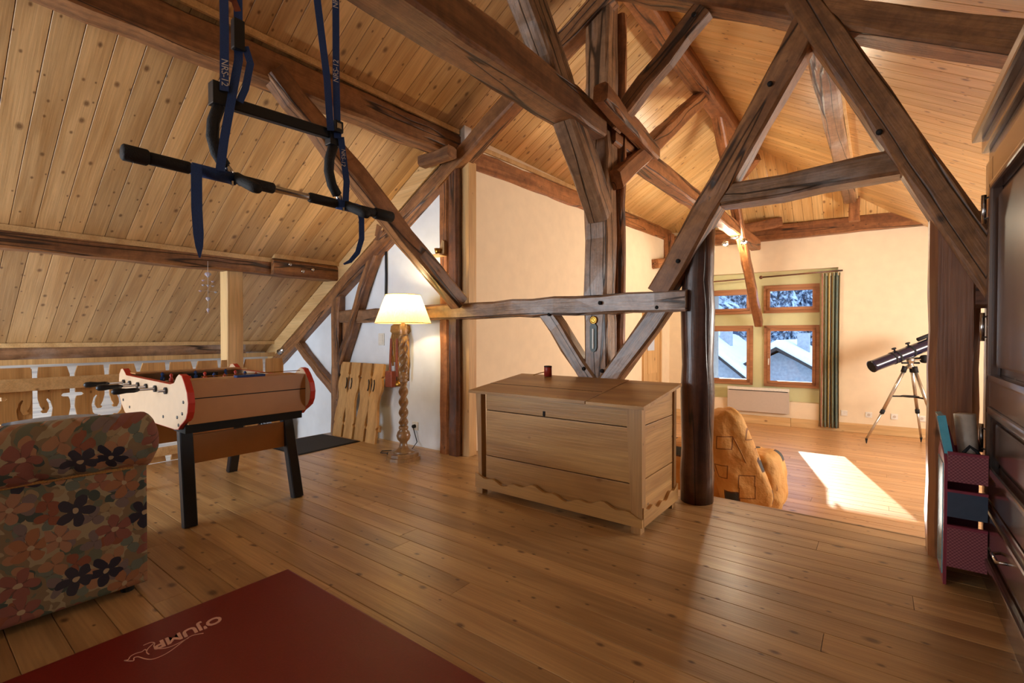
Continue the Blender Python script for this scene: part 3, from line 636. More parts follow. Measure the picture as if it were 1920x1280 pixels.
put('body', B((-6.85, 2.66, -2.6), (-6.40, 3.42, 0.0), 0.004), 'pinez', cab); put('top', B((-6.87, 2.64, 0.0), (-6.38, 3.42, 0.025)), 'pine', cab)
for k, (y0, y1, h, m, lb) in enumerate(((2.72, 2.79, .17, 'greyplastic', 'cream spined book standing on the stairwell bookcase'), (2.80, 2.85, .16, 'tin', 'red spined book standing on the stairwell bookcase'), (2.86, 2.93, .17, 'brass', 'golden spined book standing on the stairwell bookcase'), (2.94, 2.97, .16, 'leather', 'thin brown book standing on the stairwell bookcase'))):
    b_ = thing('book', (-6.45, (y0 + y1) / 2, 0.025), lb, 'book', group='books on the stairwell bookcase')
    put('cover', B((-6.56, y0, 0.025), (-6.41, y1, 0.025 + h), 0.004), m, b_); put('pages', B((-6.555, y0 + 0.006, 0.03 + h), (-6.42, y1 - 0.006, 0.031 + h)), 'plaster_light', b_)
sbx = thing('gift_box', (-6.5, 3.2, 0.025), 'glittery blue and silver box beside the books', 'box')
put('box_body', B((-6.62, 3.0, 0.025), (-6.40, 3.36, 0.19), 0.004), floral('blue_glitter', [srgb(70, 96, 140), srgb(230, 240, 250), srgb(40, 60, 100), srgb(200, 214, 232)], 40), sbx); put('box_lid', B((-6.63, 2.995, 0.19), (-6.39, 3.365, 0.21)), 'rackblue', sbx)

# ================================================================== FOOSBALL TABLE
fb = thing('foosball_table', (-4.0, 1.5, 0), 'beige and brown foosball table with red edges on black legs', 'foosball table')
out = [(-4.545, .905), (-4.50, .945), (-4.46, .950), (-4.42, .93), (-4.38, .905), (-3.50, .893), (-3.43, .905), (-3.385, .945), (-3.35, .962), (-3.31, .955), (-3.27, .915), (-3.23, .86), (-3.215, .80), (-3.225, .745), (-3.25, .705), (-3.30, .675), (-3.34, .655), (-3.375, .628), (-3.43, .622), (-4.34, .622), (-4.42, .632), (-4.46, .66), (-4.50, .69), (-4.545, .74), (-4.56, .82)]
cx_ = sum(p[0] for p in out) / len(out); cz_ = sum(p[1] for p in out) / len(out)
for y0, y1 in ((1.085, 1.11), (1.85, 1.875)):
    sp = put('side_panel', prism(bmesh.new(), [(a, y0, b) for a, b in out], (0, y1 - y0, 0)), 'beige', fb)
    bm = bmesh.new(); n = len(out); ring = []
    for a, b in out:
        d = Vector((a - cx_, 0, b - cz_)).normalized() * 0.006
        ring.append([bm.verts.new((a + d.x * s, y, b + d.z * s)) for s, y in ((1, y0 + 0.001), (1, y1 + 0.012), (-1.0, y1 + 0.012), (-1.0, y0 + 0.001))])
    for i in range(n):
        for k in range(4): bm.faces.new((ring[i][k], ring[i][(k + 1) % 4], ring[(i + 1) % n][(k + 1) % 4], ring[(i + 1) % n][k]))
    put('edge_trim', bm, 'redtrim', sp)
    for bx_, bz_ in ((-3.28, .80), (-3.30, .73), (-3.38, .70), (-3.62, .68), (-4.3, .68), (-4.45, .72), (-3.36, .655)):
        put('screw', lathe(bmesh.new(), [(0.010, 0), (0.010, 0.003), (0.004, 0.005)], (bx_, y0 if y0 < 1.5 else y1, bz_), 8, (0, -1 if y0 < 1.5 else 1, 0)), 'blackmetal', sp)
for x0, x1 in ((-3.305, -3.28), (-4.42, -4.395)):
    e = put('end_panel', B((x0, 1.11, 0.66), (x1, 1.85, 0.915), 0.003), 'brownlam', fb)
    put('panel_seam', B((x1 - 0.002, 1.11, 0.812), (x1 + 0.0015, 1.85, 0.818)), 'dark', e)
put('end_apron', B((-3.52, 1.11, 0.60), (-3.33, 1.85, 0.66)), 'dark', fb)
put('bottom_tray', B((-4.42, 1.11, 0.655), (-3.305, 1.85, 0.67)), 'dark', fb); put('playfield', B((-4.39, 1.11, 0.76), (-3.305, 1.85, 0.775)), 'felt', fb)
put('top_ledge', B((-3.50, 1.115, 0.912), (-3.278, 1.845, 0.922)), 'brownlam', fb); put('top_ledge', B((-4.42, 1.115, 0.915), (-4.28, 1.845, 0.925)), 'brownlam', fb)
put('goal_opening', B((-4.279, 1.4, 0.80), (-4.275, 1.66, 0.90)), 'dark', fb)
sc_ = put('score_counter', B((-3.36, 1.40, 0.922), (-3.31, 1.58, 0.936)), 'strap', fb)
put('score_wire', tube(bmesh.new(), [(-3.335, 1.2, 0.943), (-3.335, 1.84, 0.943)], 0.003, 6), 'brass', sc_)
for k, x in enumerate((-4.42, -4.28, -4.10, -3.93, -3.75, -3.56)):
    near = k in (0, 2, 4); yn = 0.955 if near else 1.04
    r_ = put('rod', tube(bmesh.new(), [(x, yn, 0.85), (x, 1.99 if near else 2.0, 0.85)], 0.008, 8), 'chrome', fb, True)
    hy = (0.955, 0.86, 0.80) if near else (2.03, 2.10, 2.15)
    s1 = -1 if near else 1; y00 = 0.99 if near else 1.93
    put('handle', lathe(bmesh.new(), [(0.012, 0), (0.016, 0.02), (0.015, 0.06), (0.021, 0.10), (0.019, 0.125), (0.008, 0.135)], (x, y00, 0.85), 12, (0, s1, 0)), 'blackmetal', r_, True)
    put('bushing', lathe(bmesh.new(), [(0.022, 0), (0.022, 0.012)], (x, 1.085, 0.85), 12, (0, -1, 0)), 'blackmetal', r_)
    for q in range(3 if k not in (0, 5) else 1):
        yy = 1.28 + q * 0.22; put('player', lathe(bmesh.new(), [(0.006, -0.07), (0.014, -0.05), (0.012, 0.0), (0.016, 0.03), (0.006, 0.04), (0.013, 0.055), (0.004, 0.07)], (x, yy, 0.85), 8), 'redtrim' if near else 'strap', r_, True)
for sx, yy in ((1, 1.16), (1, 1.86), (-1, 1.16), (-1, 1.86)):
    xt, xb = (-3.56, -3.42) if sx > 0 else (-4.27, -4.52)
    b_ = beam('leg', (xt, yy + (0.02 if yy < 1.5 else -0.02), 0.665), (xb, yy, 0.0), 0.075, 0.06, 'blackmetal', fb, (1, 0, 0), jit=0.0, ch=.006)
put('stretcher_board', B((-3.53, 1.19, 0.37), (-3.51, 1.83, 0.555), 0.003), 'brownlam', fb); put('stretcher_board', B((-4.37, 1.19, 0.37), (-4.35, 1.83, 0.60), 0.003), 'brownlam', fb)

# ================================================================== SOFA, CUSHION, MATS
so = thing('sofa', (-3.2, -0.1, 0), 'floral upholstered sofa seen from behind with a pleated rolled back', 'sofa')
put('back_panel', B((-2.95, -1.0, 0.035), (-2.735, 0.755, 0.66), 0.02), 'floral', so, True)
bm = bmesh.new(); rings = []; nY, nA = 150, 28
for i in range(nY + 1):
    y = -1.02 + i / nY * 1.83; ring = []
    e = min(1.0, (0.81 - y) / 0.06); ee = math.sqrt(max(0.02, 1 - (1 - e) ** 2)) if e < 1 else 1
    for k in range(nA):
        a = 2 * math.pi * k / nA
        pl = 0.010 * max(0, math.sin((y * 46 + math.sin(a) * 3.0) + 1.2 * math.sin(y * 13))) ** 3 if math.cos(a) > -0.2 else 0
        r = 0.125 * ee - pl
        ring.append(bm.verts.new((-2.80 + r * math.cos(a) * 1.02, y, 0.695 + r * math.sin(a) * 1.05 + 0.01 * math.sin(y * 3))))
    rings.append(ring)
for a, b in zip(rings, rings[1:]):
    for k in range(nA): bm.faces.new((a[k], a[(k + 1) % nA], b[(k + 1) % nA], b[k]))
bm.faces.new(rings[0][::-1]); bm.faces.new(rings[-1])
put('rolled_back', bm, 'floral', so, True)
put('piping', tube(bmesh.new(), [(-2.732, -1.0 + k * 0.17, 0.592 + 0.004 * math.sin(k)) for k in range(11)], 0.007, 6), 'rope', so, True)
for y0, y1 in ((0.55, 0.755), (-1.0, -0.80)):
    put('arm', B((-3.62, y0, 0.035), (-2.96, y1, 0.56), 0.03), 'floral', so, True)
    put('arm_roll', tube(bmesh.new(), [(-3.66, (y0 + y1) / 2, 0.55), (-2.96, (y0 + y1) / 2, 0.55)], 0.105, 16), 'floral', so, True)
put('seat_base', B((-3.60, -0.80, 0.035), (-2.95, 0.55, 0.28), 0.02), 'floral', so)
for y0, y1 in ((-0.79, -0.13), (-0.12, 0.54)): put('seat_cushion', B((-3.66, y0, 0.28), (-2.96, y1, 0.43), 0.04), 'floral', so, True)
for x in (-3.55, -2.80):
    for y in (-0.93, 0.69): put('foot', lathe(bmesh.new(), [(0.025, 0), (0.03, 0.037)], (x, y, 0.0), 12), 'dark', so)
def pillow(name, c, sx, sy, sz, mat, rot):
    bm = bmesh.new(); n = 12; g = {}
    for s in (1, -1):
        for i in range(n + 1):
            for j in range(n + 1):
                u, v_ = i / n * 2 - 1, j / n * 2 - 1; h = (max(0, 1 - u * u) * max(0, 1 - v_ * v_)) ** 0.42
                if s < 0 and (i in (0, n) or j in (0, n)): g[(s, i, j)] = g[(1, i, j)]; continue
                g[(s, i, j)] = bm.verts.new((u * sx * (1 - .06 * v_ * v_), v_ * sy * (1 - .06 * u * u), s * h * sz))
        for i in range(n):
            for j in range(n): bm.faces.new((g[(s, i, j)], g[(s, i + 1, j)], g[(s, i + 1, j + 1)], g[(s, i, j + 1)]))
    return link(name, mesh_of(name, bm, True), mat, None, Matrix.Translation(c) @ rot)
tag(pillow('cushion', (-3.05, 0.47, 0.64), 0.20, 0.17, 0.06, 'pale', Matrix.Rotation(R(-72), 4, 'Y')), 'pale grey blue cushion peeking over the sofa back', 'cushion')
bm = bmesh.new(); bmesh.ops.create_icosphere(bm, subdivisions=3, radius=0.07)
for v_ in bm.verts: v_.co *= 1 + 0.35 * mnoise.noise(v_.co * 38)
toy = link('plush_toy', mesh_of('plush_toy', bm, True), 'pale', None, Matrix.Translation((-3.03, 0.17, 0.78)))
tag(toy, 'small fluffy pale toy behind the sofa back', 'toy')
gm = thing('gym_mat', (-1.3, 0.35, 0), 'red vinyl gym mat with a pale printed logo', 'mat')
put('pad', B((-2.345, -0.45, 0.0), (-0.35, 1.225, 0.028), 0.008), 'mat', gm)
tm = text_mesh("O'JUMP", 0.072, 0.12, 0.0008, 0.0022)
lo_ = link('printed_lettering', tm, 'logo', gm, axes((0, -1, 0), (1, 0, 0), (0, 0, 1), (-2.155, 0.728, 0.0288)))
bm = bmesh.new()
for q in ([(-2.098, .755), (-2.114, .731), (-2.115, .708), (-2.094, .669), (-2.076, .634), (-2.071, .604), (-2.078, .58), (-2.101, .566), (-2.133, .555), (-2.139, .544), (-2.121, .537), (-2.149, .518), (-2.143, .528), (-2.158, .538), (-2.163, .555), (-2.157, .572), (-2.163, .583), (-2.151, .585)],
          [(-2.112, .708), (-2.105, .659), (-2.112, .632), (-2.135, .611), (-2.159, .61), (-2.179, .618), (-2.196, .609), (-2.196, .582)], [(-2.18, .615), (-2.16, .592), (-2.139, .582), (-2.113, .584)]):
    pts = []
    for i in range(len(q) - 1):
        for t in range(4):
            P = [Vector(q[max(0, min(len(q) - 1, i + d))]) for d in (-1, 0, 1, 2)]; u = t / 4
            pts.append(0.5 * ((2 * P[1]) + (P[2] - P[0]) * u + (2 * P[0] - 5 * P[1] + 4 * P[2] - P[3]) * u * u + (3 * P[1] - P[0] - 3 * P[2] + P[3]) * u ** 3))
    tube(bm, [(p.x, p.y, 0.0285) for p in pts], 0, flat=(0.0035, 0.0012, (0, 0, 1)))
put('printed_outline', bm, 'logo', gm)
bm = bmesh.new(); prism(bm, [(-4.59, 2.52, 0.0), (-4.64, 3.24, 0.0), (-5.30, 3.20, 0.0), (-5.28, 2.50, 0.0)], (0, 0, 0.012))
dm = thing('door_mat', (-4.95, 2.87, 0), 'charcoal door mat at the top of the stairs', 'mat')
put('mat_pile', bm, 'doormat', dm); put('mat_border', prism(bmesh.new(), [(-4.575, 2.505, 0.0), (-4.625, 3.255, 0.0), (-5.315, 3.215, 0.0), (-5.295, 2.485, 0.0)], (0, 0, 0.006)), 'black', dm)

# ================================================================== WOODEN CHEST
ct = thing('wooden_chest', (-1.75, 3.08, 0), 'large antique pine chest with a slanted lid and scalloped plinth', 'chest')
X0, X1, Y0, Y1 = -2.37, -1.125, 2.765, 3.35
for z0, z1 in ((0.12, 0.288), (0.294, 0.632), (0.638, 0.755)):
    put('front_plank', B((X0 + 0.02, Y0, z0), (X1 - 0.05, Y0 + 0.02, z1), 0.003), 'chest', ct)
for z0, z1 in ((0.12, 0.315), (0.321, 0.645)):
    put('side_plank', B((X1 - 0.02, Y0 + 0.03, z0), (X1, Y1, z1), 0.003), 'chestside', ct); put('side_plank', B((X0, Y0 + 0.03, z0), (X0 + 0.02, Y1, z1), 0.003), 'chestside', ct)
for xa, xb in ((X1 - 0.02, X1), (X0, X0 + 0.02)):
    put('side_plank', prism(bmesh.new(), [(xa, Y0 + 0.03, 0.651), (xa, Y1, 0.651), (xa, Y1, 0.838), (xa, Y0 + 0.03, 0.771)], (xb - xa, 0, 0)), 'chestside', ct)
def stile(xa, xb, xc, xd, y0, y1):
    put('stile', prism(bmesh.new(), [(xa, y0, 0.76), (xb, y0, 0.76), (xd, y0, 0.10), (xc, y0, 0.10)], (0, y1 - y0, 0)), 'chestpost', ct)
stile(-2.435, -2.385, -2.405, -2.375, 2.745, 2.80); stile(-1.215, -1.115, -1.18, -1.11, 2.745, 2.80)
put('stile', B((X1 - 0.03, Y1 - 0.03, 0.1), (X1 + 0.012, Y1 + 0.01, 0.835)), 'chestpost', ct)
put('back_board', B((X0, Y1 - 0.02, 0.1), (X1, Y1, 0.80)), 'chest', ct); put('bottom_board', B((X0, Y0, 0.10), (X1, Y1, 0.12)), 'chest', ct)
put('inner_lining', B((X0 + 0.022, Y0 + 0.022, 0.12), (X1 - 0.022, Y1 - 0.02, 0.74)), 'dark', ct)
# plinth with wavy top edge
n = 48; pts = [(-2.43 + 1.325 * k / n, 2.732, 0.125 + 0.018 * math.cos(2 * math.pi * k / n * 2.5) * (1 if k % 10 else 1) + 0.012 * math.cos(2 * math.pi * k / n * 7.5)) for k in range(n + 1)]
put('front_plinth', prism(bmesh.new(), [(-2.43, 2.732, 0.045)] + pts + [(-1.105, 2.732, 0.045)], (0, 0.022, 0)), 'chest', ct)
pts = [(-1.125, 2.755 + 0.62 * k / n, 0.130 + 0.020 * math.cos(2 * math.pi * k / n * 1.0) + 0.012 * math.cos(2 * math.pi * k / n * 4)) for k in range(n + 1)]
put('side_plinth', prism(bmesh.new(), [(-1.125, 2.755, 0.045)] + pts + [(-1.125, 3.375, 0.045)], (0.022, 0, 0)), 'chestside', ct)
put('side_plinth', B((-2.43, 2.755, 0.045), (-2.408, 3.375, 0.15)), 'chestside', ct)
for x in (-2.40, -1.15):
    for y in (2.775, 3.33): put('foot', B((x - 0.03, y - 0.03, 0), (x + 0.03, y + 0.03, 0.10)), 'chestpost', ct)
def lid(xa, xb, z_, nm='lid'):
    return put(nm, prism(bmesh.new(), [(xa, 2.70, 0.762 + z_), (xb, 2.70, 0.762 + z_), (xb, 2.70, 0.782 + z_), (xa, 2.70, 0.782 + z_)], (0, 0.69, 0.083)), 'chest', ct)
l1 = lid(-2.47, -1.475, 0.0); l2 = lid(-1.468, -1.085, -0.003)
put('lid_joint', prism(bmesh.new(), [(-2.46, 2.95, 0.815), (-1.48, 2.95, 0.815), (-1.48, 2.954, 0.816), (-2.46, 2.954, 0.816)], (0, 0, 0.0012)), 'dark', l1)
put('keyhole', B((-1.835, 2.762, 0.645), (-1.815, 2.766, 0.675), 0.003), 'dark', ct)
put('keyhole', B((-1.832, 2.760, 0.640), (-1.818, 2.766, 0.655)), 'dark', ct)
tn = thing('tin_can', (-2.16, 3.33, 0.862), 'small red tin on the back edge of the wooden chest', 'tin')
put('can_body', lathe(bmesh.new(), [(0.032, 0.0), (0.032, 0.075), (0.030, 0.078)], (-2.16, 3.33, 0.860), 18), 'tin', tn, True); put('can_lid', lathe(bmesh.new(), [(0.033, 0.076), (0.033, 0.086), (0.02, 0.088)], (-2.16, 3.33, 0.860), 18), 'blackmetal', tn, True)
put('can_handle', tube(bmesh.new(), [(-2.19, 3.33, 0.895), (-2.26, 3.31, 0.875), (-2.285, 3.30, 0.866)], 0.004, 6), 'brass', tn)
th = thing('thermometer', (-1.79, 3.41, 1.06), 'dark green wall thermometer with a brass rosette on the king post', 'thermometer')
put('plaque', prism(bmesh.new(), [(-1.82, 3.415, 1.10), (-1.81, 3.415, 1.075), (-1.79, 3.415, 1.065), (-1.77, 3.415, 1.075), (-1.76, 3.415, 1.10), (-1.76, 3.415, 1.27), (-1.775, 3.415, 1.29), (-1.805, 3.415, 1.29), (-1.82, 3.415, 1.27)], (0, 0.012, 0)), 'green', th)
put('glass_tube', B((-1.797, 3.407, 1.09), (-1.783, 3.415, 1.25), 0.003), 'plaster_light', th); put('rosette', lathe(bmesh.new(), [(0.034, 0), (0.034, 0.008), (0.022, 0.012), (0.020, 0.008), (0.008, 0.014)], (-1.79, 3.425, 1.318), 16, (0, -1, 0)), 'brass', th, True)

# ================================================================== FLOOR LAMP
LX, LY = -3.65, 3.06
fl = thing('floor_lamp', (LX, LY, 0), 'barley twist wooden floor lamp with a glowing cream shade', 'lamp')
put('base', lathe(bmesh.new(), [(0.165, 0), (0.165, 0.03), (0.15, 0.034), (0.15, 0.062), (0.14, 0.068)], (LX, LY, 0), 12), 'lampwood', fl)
bm = bmesh.new(); lathe(bm, [(0.11, 0.068), (0.075, 0.085), (0.045, 0.115), (0.034, 0.15), (0.036, 0.165), (0.058, 0.19), (0.068, 0.225), (0.058, 0.262), (0.038, 0.285), (0.046, 0.295), (0.046, 0.31), (0.040, 0.32)], (LX, LY, 0), 24); put('turned_foot', bm, 'lampwood', fl, True)
def twist(z0, z1, r0, nm, turns):
    n = int((z1 - z0) / 0.008); pr = [(r0 * (0.72 + 0.28 * min(1, min(k, n - k) / 4)), z0 + (z1 - z0) * k / n) for k in range(n + 1)]
    put(nm, lathe(bmesh.new(), pr, (LX, LY, 0), 26, fn=lambda r, h, a: r * (1 + 0.30 * math.cos(2 * a - (h - z0) * turns))), 'lampwood', fl, True)
twist(0.32, 0.74, 0.036, 'twisted_column', 62); twist(0.84, 1.20, 0.037, 'twisted_column', 62)
put('collar', lathe(bmesh.new(), [(0.028, 0.735), (0.042, 0.745), (0.042, 0.755), (0.032, 0.765), (0.044, 0.785), (0.044, 0.81), (0.034, 0.825), (0.03, 0.845)], (LX, LY, 0), 22), 'lampwood', fl, True)
put('capital', lathe(bmesh.new(), [(0.028, 1.195), (0.04, 1.21), (0.034, 1.225), (0.046, 1.245), (0.036, 1.26), (0.04, 1.29), (0.02, 1.31), (0.012, 1.34)], (LX, LY, 0), 22), 'lampwood', fl, True)
bm = bmesh.new(); lathe(bm, [(0.268, 1.315), (0.166, 1.585)], (LX, LY, 0), 48)
for f in [f for f in bm.faces if len(f.verts) > 4]: bm.faces.remove(f)
put('shade', bm, 'shade', fl, True)
bm = bmesh.new()
for r, z in ((0.268, 1.315), (0.166, 1.585)): tube(bm, [(LX + r * math.cos(a * math.pi / 18), LY + r * math.sin(a * math.pi / 18), z) for a in range(37)], 0.004, 6)
put('shade_ring', bm, 'shade', fl, True)
put('bulb', lathe(bmesh.new(), [(0.012, 1.34), (0.014, 1.37), (0.030, 1.41), (0.030, 1.44), (0.012, 1.465)], (LX, LY, 0), 16), plain('lit_bulb', srgb(255, 236, 190), 0.4, emit=(srgb(255, 214, 140), 12.0)), fl, True)
pl_ = lamp('floor_lamp_light', 'POINT', (LX, LY, 1.50), (0, 0, 0), 12, (1.0, 0.74, 0.40), 0.03)
put('cable', tube(bmesh.new(), [(LX - 0.14, LY + 0.05, 0.008), (LX - 0.22, LY + 0.10, 0.008), (LX - 0.34, LY + 0.12, 0.008), (LX - 0.40, LY + 0.05, 0.008), (LX - 0.33, LY - 0.02, 0.012), (LX - 0.24, LY + 0.02, 0.014), (LX - 0.20, LY + 0.12, 0.008), (LX - 0.22, LY + 0.30, 0.008), (LX - 0.28, 3.48, 0.05), (LX - 0.33, 3.47, 0.2)], 0.005, 6), 'blackmetal', fl, True)
put('cable_switch', B((LX - 0.26, LY - 0.0, 0.0), (LX - 0.19, LY + 0.035, 0.022), 0.006), 'black', fl)
ws = thing('wall_socket', (-3.96, 3.5, 0.17), 'white wall socket with a plug behind the floor lamp', 'socket')
put('cover_plate', B((-4.02, 3.488, 0.17), (-3.93, 3.50, 0.26), 0.004), 'plaster_light', ws); put('plug', lathe(bmesh.new(), [(0.02, 0), (0.018, 0.03), (0.008, 0.04)], (-3.975, 3.488, 0.215), 12, (0, -1, 0)), 'black', ws, True)
lsw = thing('light_switch', (-4.55, 3.5, 1.08), 'white double light switch on the white wall', 'switch')
put('switch_plate', B((-4.60, 3.488, 1.08), (-4.50, 3.50, 1.22), 0.004), 'plaster_light', lsw)
for z in (1.095, 1.155): put('rocker', B((-4.58, 3.482, z), (-4.52, 3.489, z + 0.05), 0.003), 'plaster_light', lsw)

# leaning panel of sawn boards
lp = thing('board_panel', (-4.83, 3.36, 0), 'panel of four wavy sawn pine boards leaning on the white wall', 'board panel')
W = [(.0, 0.0), (.0, .14), (.012, .15), (.012, .17), (-.004, .18), (.0, .25), (.022, .36), (.030, .44), (.018, .52), (-.006, .58), (-.012, .64), (.0, .70), (.014, .715), (.014, .735), (-.002, .745), (.0, .885)]
for k in range(4):
    xa = -5.20 + k * 0.214; wv = 0.172
    sgn = 1 if k % 2 == 0 else -1
    pts = [(xa + h * sgn, 0, z) for h, z in W] + [(xa + wv + h * sgn, 0, z) for h, z in W[::-1]]
    mt = Matrix.Translation((0, 3.27, 0)) @ Matrix.Rotation(R(-8.5), 4, 'X')
    bm = bmesh.new(); prism(bm, pts, (0, 0.03, 0)); bmesh.ops.transform(bm, matrix=mt, verts=bm.verts)
    bo = put('board', bm, 'baluster', lp)
    for sx in ((xa + 0.035,) if k % 2 else (xa + 0.15,)):
        bm = bmesh.new(); tube(bm, [(sx, -0.002, 0.57), (sx + 0.012, -0.002, 0.60), (sx + 0.012, -0.002, 0.66), (sx, -0.002, 0.70)], 0, flat=(0.016, 0.004, (0, 1, 0))); bmesh.ops.transform(bm, matrix=mt, verts=bm.verts); put('sawn_slot', bm, 'dark', bo)
for z in (0.13, 0.72):
    bm = B((-5.19, 0.031, z), (-4.37, 0.055, z + 0.07)); bmesh.ops.transform(bm, matrix=Matrix.Translation((0, 3.27, 0)) @ Matrix.Rotation(R(-8.5), 4, 'X'), verts=bm.verts); put('cleat', bm, 'baluster', lp)

# hanging bundle of straps and cords
hb = thing('hanging_bundle', (-4.17, 3.46, 0.65), 'bundle of straw cords and brown leather straps hung on the white wall', 'hanging decoration')
put('hook', tube(bmesh.new(), [(-4.17, 3.50, 1.34), (-4.17, 3.45, 1.34), (-4.17, 3.45, 1.37)], 0.007, 6), 'blackmetal', hb)
rd = random.Random(5)
for k in range(9):
    x = -4.17; o = -0.14 + 0.035 * k; b = rd.uniform(0.70, 0.95)
    put('cord', tube(bmesh.new(), [(x, 3.45, 1.35), (x + o * .6, 3.44, 1.28), (x + o, 3.445, 1.15), (x + o * 1.05 + rd.uniform(-.01, .01), 3.45, (1.15 + b) / 2), (x + o * .9, 3.455, b)], 0.013, 7), 'rope', hb, True)
put('leather_wrap', lathe(bmesh.new(), [(0.10, -0.03), (0.13, 0.0), (0.12, 0.06), (0.05, 0.10)], (-4.17, 3.46, 1.24), 14, fn=lambda r, h, a: r * (1 if abs(math.sin(a)) < .3 else 0.55 + .45 * abs(math.cos(a)))), 'rope', hb, True)
for o in (-0.13, -0.03): put('strap', tube(bmesh.new(), [(-4.17 + o, 3.435, 1.16), (-4.17 + o * 1.1, 3.43, 0.9), (-4.17 + o * 1.2, 3.44, 0.74)], 0, flat=(0.035, 0.006, (0, 1, 0))), 'leather', hb)
put('pouch', B((-4.37, 3.40, 0.62), (-4.25, 3.47, 0.80), 0.015), 'leather', hb); put('bell', lathe(bmesh.new(), [(0.05, 0), (0.045, 0.03), (0.03, 0.06), (0.008, 0.07)], (-4.17, 3.44, 0.64), 16), 'brass', hb, True)
# wall spotlight and wooden bracket light
spt = thing('wall_spotlight', (-6.64, 3.5, 0.95), 'small chrome spotlight on the white wall under the rafter', 'spotlight')
put('mount', lathe(bmesh.new(), [(0.045, 0), (0.045, 0.02)], (-6.52, 3.50, 0.99), 16, (0, -1, 0)), 'chrome', spt, True); put('arm', tube(bmesh.new(), [(-6.52, 3.48, 0.99), (-6.52, 3.42, 1.0), (-6.58, 3.40, 0.99)], 0.010), 'chrome', spt, True)
put('head', lathe(bmesh.new(), [(0.02, -0.02), (0.04, 0.0), (0.045, 0.10), (0.04, 0.10)], (-6.57, 3.40, 1.0), 18, (-0.75, -0.2, -0.35)), 'chrome', spt, True)
wb = thing('wooden_bracket_light', (-3.47, 3.40, 2.0), 'little wooden bracket light on the corner post', 'light')
put('bracket', prism(bmesh.new(), [(-3.50, 3.425, 2.0), (-3.43, 3.425, 2.0), (-3.43, 3.425, 2.13), (-3.46, 3.425, 2.15), (-3.50, 3.425, 2.06)], (0, -0.03, 0)), 'pinez', wb); put('shelf', B((-3.57, 3.32, 1.985), (-3.42, 3.425, 2.0)), 'pine', wb); put('lamp_cup', lathe(bmesh.new(), [(0.02, 0), (0.035, 0.06), (0.03, 0.06)], (-3.49, 3.365, 2.0), 14), 'brass', wb, True)

# ================================================================== PULL-UP BAR ON STRAPS
BARX = -1.74; nrm = Vector((0.85, -0.53, 0)).normalized()
pb_ = thing('pull_up_bar', (BARX, 0.9, 1.72), 'black padded pull-up bar hanging under the thick beam', 'pull-up bar')
def yl(y): return (BARX, y, 1.729)
put('main_bar', tube(bmesh.new(), [yl(0.43), yl(1.392)], 0.0125, 12), 'chrome', pb_, True)
for a, b, r in ((0.426, 0.49, .024), (0.49, 0.60, .019), (0.745, 0.865, .019), (1.0, 1.115, .019), (1.215, 1.30, .019), (1.30, 1.396, .024)):
    put('foam_grip', tube(bmesh.new(), [yl(a), yl(a + .004), yl(b - .004), yl(b)], 0, 14, radii=[r * .85, r, r, r * .85]), 'black', pb_, True)
for a, b in ((0.605, 0.735), (1.12, 1.215)): put('strap_wrap', tube(bmesh.new(), [yl(a), yl(b)], 0.0205, 12), 'strap', pb_, True)
beam('cross_bar', (BARX, 0.67, 1.975), (BARX, 1.125, 2.0), 0.028, 0.040, 'blackmetal', pb_, jit=0, ch=.004)
for y, s_k in ((0.69, 1), (1.11, 1)):
    put('end_bracket', B((BARX - 0.02, y - 0.03, 1.955), (BARX + 0.02, y + 0.02, 2.03), 0.004), 'blackmetal', pb_)
    put('curved_arm', tube(bmesh.new(), [(BARX, y - 0.005, 1.955), (BARX, y - 0.022, 1.90), (BARX, y - 0.025, 1.85), (BARX, y - 0.012, 1.80), (BARX, y + 0.012, 1.765)], 0.019, 12), 'black', pb_, True)
    put('arm_tube', tube(bmesh.new(), [(BARX, y + 0.008, 1.772), (BARX, y + 0.04, 1.735)], 0.0125, 10), 'chrome', pb_, True)
    put('side_grip', tube(bmesh.new(), [(BARX, y + 0.05, 1.735), (BARX + 0.11, y + 0.055, 1.685), (BARX + 0.135, y + 0.056, 1.674)], 0, 12, radii=[.019, .019, .015]), 'black', pb_, True)
    put('bolt', lathe(bmesh.new(), [(0.007, 0), (0.007, 0.012)], (BARX + 0.015, y + 0.03, 1.715), 8, (0, 0, -1)), 'chrome', pb_)
def strap(name, pts, label, wd=0.026, taper=None):
    t = thing(name, pts[0], label, 'strap', group='blue webbing straps of the pull-up bar')
    put('webbing', tube(bmesh.new(), pts, 0, flat=(wd, 0.0025, nrm), radii=taper), 'strap', t)
    return t
PX = BARX + 0.03
def stext(t, y, z, up, size=0.028):
    me = text_mesh('NRS-12', size, 0.15, 0.0004); x = Vector((0, 0, 1 if up else -1)); zz = nrm; yv = zz.cross(x)
    p = Vector((PX, y, z)) + nrm * 0.0035
    link('printed_lettering', me, 'ink', t, axes(x, yv, zz, p))
a1 = strap('hanging_strap', [(PX, 0.690, 2.0), (PX, 0.692, 2.2), (PX, 0.688, 2.64)], 'leftmost upright blue strap holding the black cross bar'); stext(a1, 0.692, 2.06, False)
a2 = strap('hanging_strap', [(PX, 0.675, 1.735), (PX, 0.69, 1.85), (PX, 0.715, 2.0), (PX, 0.735, 2.12), (PX, 0.735, 2.64)], 'left blue strap slanting from a buckle to the long padded bar')
put('buckle', B((PX - 0.012, 0.715, 2.15), (PX + 0.016, 0.75, 2.25), 0.006), 'blackmetal', a2); put('loose_end', tube(bmesh.new(), [(PX + .01, 0.752, 2.17), (PX + .012, 0.768, 2.12), (PX + .01, 0.752, 2.03), (PX + .005, 0.735, 1.98)], 0, flat=(0.022, 0.002, nrm)), 'strap', a2)
